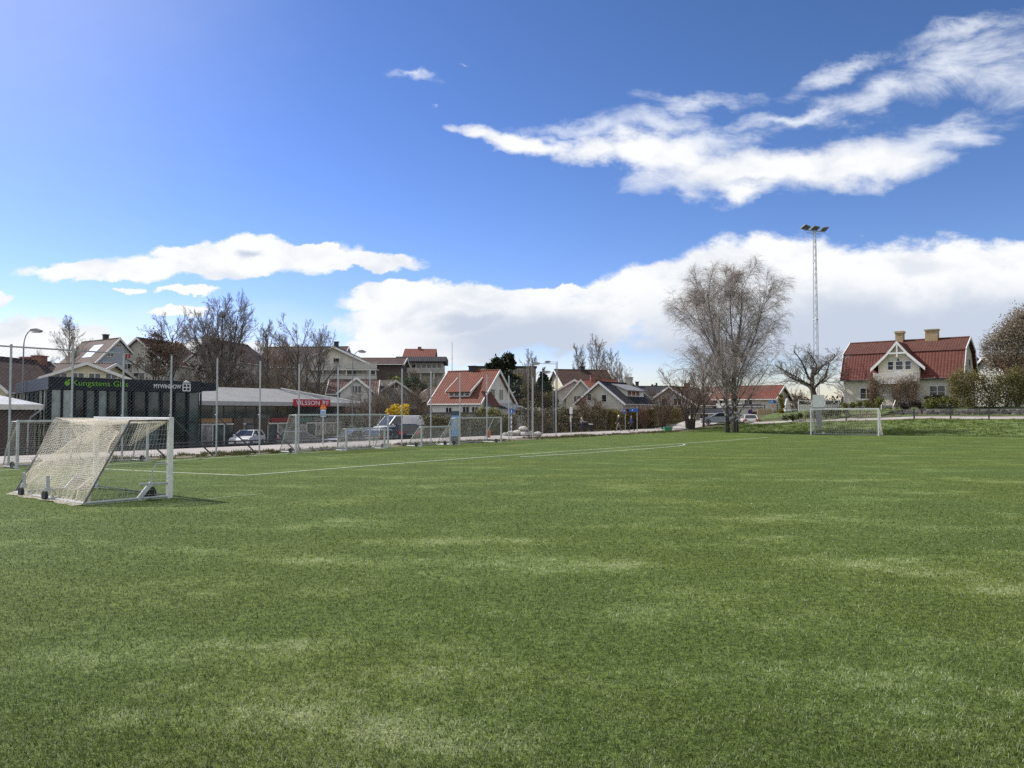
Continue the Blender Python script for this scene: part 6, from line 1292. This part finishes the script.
for k, y in enumerate(np.arange(367, 401, 2.6)):
    r = (y-364)*.33; m = 1 if k < 2 else 6
    for j in range(m): a = j*6.28/m+k; sp.append((543+math.cos(a)*r*.75, y+abs(math.cos(a))*1.0, max(1.2, r*.42)))
clumps('spruce_tree', 'dark pointed spruce behind the thin poles', 'tree', 543, 100, sp, spruce_l, 7000, .18, 3, fill=.3)
for k, (px, yt) in enumerate(((652.5, 384), (656.5, 383))):
    clumps('distant_conifer', ('left' if k == 0 else 'right')+' one of two small pointed conifers far behind the dark red house', 'tree', px, 190, [(px, yt+1, .7), (px-.5, yt+3, 1.2), (px+.6, yt+5, 1.7), (px, yt+7, 2.2), (px-.3, yt+10, 2.4)], leaf_mat('distant_needle', (.035, .055, .05), (.06, .08, .07), .1), 900, .25, 40+k, zb=2)
clumps('brown_pine', 'ragged brownish dark pine above the white lettering of the glass shop', 'tree', 155, 84, [(150, 338, 5), (156, 335, 4), (160, 340, 4), (145, 346, 6), (154, 349, 7), (163, 349, 7), (170, 352, 6), (176, 347, 4), (148, 356, 7), (158, 360, 8), (168, 361, 7), (176, 366, 5), (152, 369, 7), (140, 362, 4), (135, 366, 3), (180, 346, 2.5), (165, 372, 6)], brownpine, 3000, .12, 5, fill=.5, twig=tw_brown)
clumps('brown_pine', 'wide brownish dark pine below the tall many stemmed bare tree', 'tree', 215, 90, [(207, 340, 6), (200, 347, 6), (214, 345, 7), (224, 343, 6), (232, 347, 6), (240, 352, 5), (195, 355, 6), (205, 358, 8), (218, 360, 8), (230, 362, 8), (243, 362, 5), (192, 367, 5), (203, 372, 8), (222, 374, 8), (238, 374, 6)], brownpine, 3000, .12, 6, fill=.5, twig=tw_brown)
clumps('green_shrub', 'dark green rounded shrub on the slope below the concrete balcony', 'bush', 411, 104, [(405, 388, 7), (413, 385, 7), (420, 390, 7), (409, 396, 8), (418, 400, 8), (402, 399, 6), (425, 398, 5)], dgreen, 5200, .20, 7)
clumps('green_shrub', 'second dark green shrub under the hilltop house, left of the rounded one', 'bush', 397, 108, [(394, 378, 4), (399, 383, 5), (392, 386, 5), (398, 392, 6), (390, 396, 5)], dgreen, 2600, .20, 8)
clumps('yellow_green_bush', 'small bright yellow green bush on the slope left of the dark green shrub', 'bush', 395, 100, [(394, 380, 2.5), (397, 379, 2), (392, 382, 2)], fresh, 500, .16, 9)
clumps('forsythia_bush', 'bright yellow flowering bush above the white van', 'bush', 400, 76, [(390, 411, 3), (395, 410, 3.4), (397, 406.5, 2), (403, 409, 3.2), (406, 407, 2.2), (399, 412, 3.4), (393, 413, 2.6), (404, 412, 3)], yellowl, 3200, .10, 10, fill=.4, twig=tw_brown)
clumps('garden_bush', 'yellow green garden bush against the white house wall', 'bush', 485, 77, [(478, 414, 4), (484, 412, 4), (491, 413.5, 4.5), (498, 414, 4), (487, 419, 5), (496, 419, 4), (480, 421, 4)], leaf_mat('garden_bush_leaf', (.12, .13, .025), (.24, .22, .06), .25), 3000, .11, 11)
clumps('garden_bush', 'broad olive bush between the poles and the grey gable', 'bush', 536, 90, [(528, 388, 6), (533, 396, 7), (541, 399, 6), (549, 398, 6), (537, 405, 7), (552, 404, 6), (545, 408, 6), (527, 405, 6), (523, 410, 5)], leaf_mat('olive_bush_leaf', (.07, .06, .025), (.17, .14, .06), .2), 5200, .13, 12, twig=tw_brown)
clumps('garden_bush', 'tall olive yellow bush in front of the block of flats', 'bush', 520, 122, [(517, 381, 6), (524, 384, 6), (521, 390, 7), (528, 391, 5), (530, 398, 6)], leaf_mat('olive_yellow_leaf', (.12, .10, .025), (.22, .19, .05), .2), 2200, .16, 14)
clumps('blossom_bush', 'white blossoming bush above the hedge beside the poles', 'bush', 540, 84, [(531, 412, 2.6), (537, 411, 2.8), (543, 412.5, 2.6), (549, 413, 2), (534, 414, 2.4)], whitef, 750, .09, 13, fill=.45, twig=tw_brown)
clumps('yellow_green_shrub', 'slender yellow green shrub beside the white obelisk', 'bush', 781, 99, [(781, 396, 2), (780, 401, 2.6), (782, 406, 3), (780, 411, 3.2), (782, 415, 3), (780, 418, 3)], leaf_mat('yellow_shrub_leaf', (.13, .12, .02), (.26, .22, .05), .25), 1600, .10, 15)
# right edge
clumps('budding_tree', 'large budding tree with a greyish crown at the right edge', 'tree', 1018, 86, [(1001, 336, 7), (1010, 328, 7), (1020, 320, 8), (1030, 316, 9), (994, 346, 7), (1005, 342, 9), (1016, 336, 10), (1028, 330, 12), (1000, 356, 9), (1012, 352, 9), (1024, 350, 10), (990, 357, 6), (996, 366, 7), (1040, 340, 14), (987, 349, 4), (1045, 322, 12), (1015, 366, 8)], lilacb, 24000, .095, 16, twig=tw_grey, fill=.55)
clumps('olive_shrub', 'wide olive shrub with loose branches right of the villa corner', 'bush', 975, 84, [(962, 374, 6), (957, 382, 6), (966, 384, 8), (972, 377, 6), (978, 388, 9), (964, 393, 8), (955, 391, 5), (970, 400, 8), (985, 400, 8), (982, 379, 6), (988, 390, 7), (953, 378, 4)], olive, 7500, .09, 17, twig=tw_brown, fill=.55)
clumps('olive_shrub', 'darker olive shrub at the right edge in front of the orange roof', 'bush', 1006, 83, [(997, 380, 6), (1004, 384, 8), (1012, 379, 8), (1020, 386, 9), (998, 393, 8), (1010, 397, 9), (1022, 398, 9), (1030, 384, 9), (993, 402, 6), (1016, 374, 6)], leaf_mat('dark_olive_bud', (.09, .095, .03), (.19, .175, .06), .3), 7500, .09, 18, twig=tw_brown, fill=.55)
for px, Y, lst, lab, k in ((895, 85.5, [(930, 402, 4), (937, 403, 4.5), (945, 402, 4.5), (953, 403, 4), (925, 405, 3), (960, 403, 4), (967, 404, 4)], 'low clipped green hedge under the right hand window of the villa', 19), (858, 88, [(846, 405, 2.4), (853, 404.5, 2.6), (860, 404.5, 2.6), (868, 404, 2.8), (876, 403.5, 2.8), (880, 401, 3)], 'low yellow green hedge under the left hand window of the villa', 20)):
    clumps('garden_hedge', lab, 'hedge', lst[2][0], Y, lst, leaf_mat('clipped_leaf', (.08, .10, .02), (.18, .18, .05), .2), 2600, .09, k, fill=.42)
clumps('dark_shrub', 'dark low shrub between the villa porch and its right hand window', 'bush', 930, 87, [(927, 399, 3.2), (933, 398, 3), (939, 398, 3), (946, 398.5, 2.6), (951, 399, 2)], leaf_mat('dark_purple_leaf', (.03, .022, .02), (.06, .045, .035), .1), 1400, .09, 21)
clumps('dark_shrub', 'dark shrub beside the porch steps of the villa', 'bush', 910, 86.5, [(905, 405, 3), (911, 404, 3.2), (917, 405, 3), (908, 408, 3)], leaf_mat('dark_purple_leaf', (.03, .03, .02), (.06, .05, .03), .1), 1100, .09, 22)
clumps('dark_shrub', 'dark shrub at the foot of the square board stand', 'bush', 805, 90, [(786, 418, 3), (793, 417, 3.5), (800, 416, 3.5), (808, 415, 4), (816, 414, 4), (830, 413, 4), (838, 412, 4), (823, 413, 4), (845, 411, 4)], leaf_mat('shade_leaf', (.03, .035, .015), (.07, .07, .03), .15), 2600, .10, 23)
clumps('dark_shrub', 'row of dark low shrubs behind the stone wall in front of the villa', 'bush', 930, 86, [(890, 410, 2.6), (898, 411, 2.6), (922, 410, 2.8), (930, 409.5, 3), (938, 410, 3), (946, 410, 2.8), (954, 410, 3), (962, 410, 3), (972, 410, 3), (984, 410, 3), (996, 411, 3), (1008, 411, 3), (1020, 411, 3)], leaf_mat('shade_leaf', (.03, .035, .015), (.07, .07, .03), .15), 3600, .09, 33)
# hedges along the path
def hedge(name, label, s0, t0, t1, h, w_, leafm, n, seed, twig=tw_brown):
    rg = np.random.default_rng(seed); a = W(s0, t0); b = W(s0, t1); Ln = t1-t0; o = empty(name, (a.x, a.y, H(a.x, a.y)), math.atan2(U[1], U[0]), label, 'hedge')
    x = rg.uniform(0, Ln, n); y = rg.normal(0, w_*.33, n); top = h*(1+.10*np.sin(x*1.7)+.07*np.sin(x*4.1+1)+.05*np.sin(x*9)); z = top*(1-rg.uniform(0, 1, n)**1.7*.97)
    V, Q = leaves(rg, np.stack([x, y, z], 1), .095); link('foliage', fast_mesh('foliage', V, Q), leafm, o)
    k = int(Ln*16); xb = rg.uniform(0, Ln, k); yb = rg.normal(0, w_*.25, k); PT = np.stack([np.stack([xb, yb, np.zeros(k)-.2], 1), np.stack([xb+rg.normal(0, .12, k), yb*1.2, np.full(k, h*.5)], 1), np.stack([xb+rg.normal(0, .3, k), yb*1.5, h*rg.uniform(.8, 1.12, k)], 1)], 1)
    V, Q = tubes(PT, np.tile(np.array([.025, .02, .01]), (k, 1)), 3); link('stems', fast_mesh('stems', V, Q), twig, o); return o
hedge('garden_hedge', 'tall thin leaved hedge behind the boulders and the footpath sign', 10.6, 27, 40, 2.0, 1.3, hedge_l, 12000, 1)
hedge('garden_hedge', 'brownish bare hedge behind the people on the path', 10.2, 41, 58, 2.25, 1.3, leaf_mat('bare_hedge_leaf', (.05, .045, .022), (.12, .10, .055), .2), 10000, 2)
hedge('garden_hedge', 'yellowish green hedge behind the green grit bin', 10.4, 59, 72, 2.2, 1.4, leaf_mat('yellow_hedge_leaf', (.10, .09, .022), (.20, .17, .05), .2), 11000, 3)
hedge('garden_hedge', 'clipped yellow green hedge behind the silver blue car', 11.0, 74, 84, 2.3, 1.2, MATS['yellow_hedge_leaf'], 7000, 4)
# ------------------------------------------------------------------ far wooded ridge so that the ground has an end
rg = np.random.default_rng(77)
n = 30000; a = rg.uniform(-1.15, 1.15, n); d = rg.uniform(230, 420, n); x = np.sin(a)*d; y = np.cos(a)*d; zt_ = hz(x, y); hh = (3.2+1.2*np.sin(a*23)+.8*np.sin(a*61+1))*(1+rg.uniform(-.3, .15, n)); c = np.stack([x, y, zt_+np.maximum(0, hh)*rg.uniform(0, 1, n)], 1)
V, Q = leaves(rg, c, .7); tag(link('distant_wood', fast_mesh('distant_wood', V, Q), leaf_mat('distant_wood_leaf', (.05, .045, .035), (.10, .09, .07), .1)), kind='stuff', label='far low band of bare woodland behind the houses', cat='woodland')
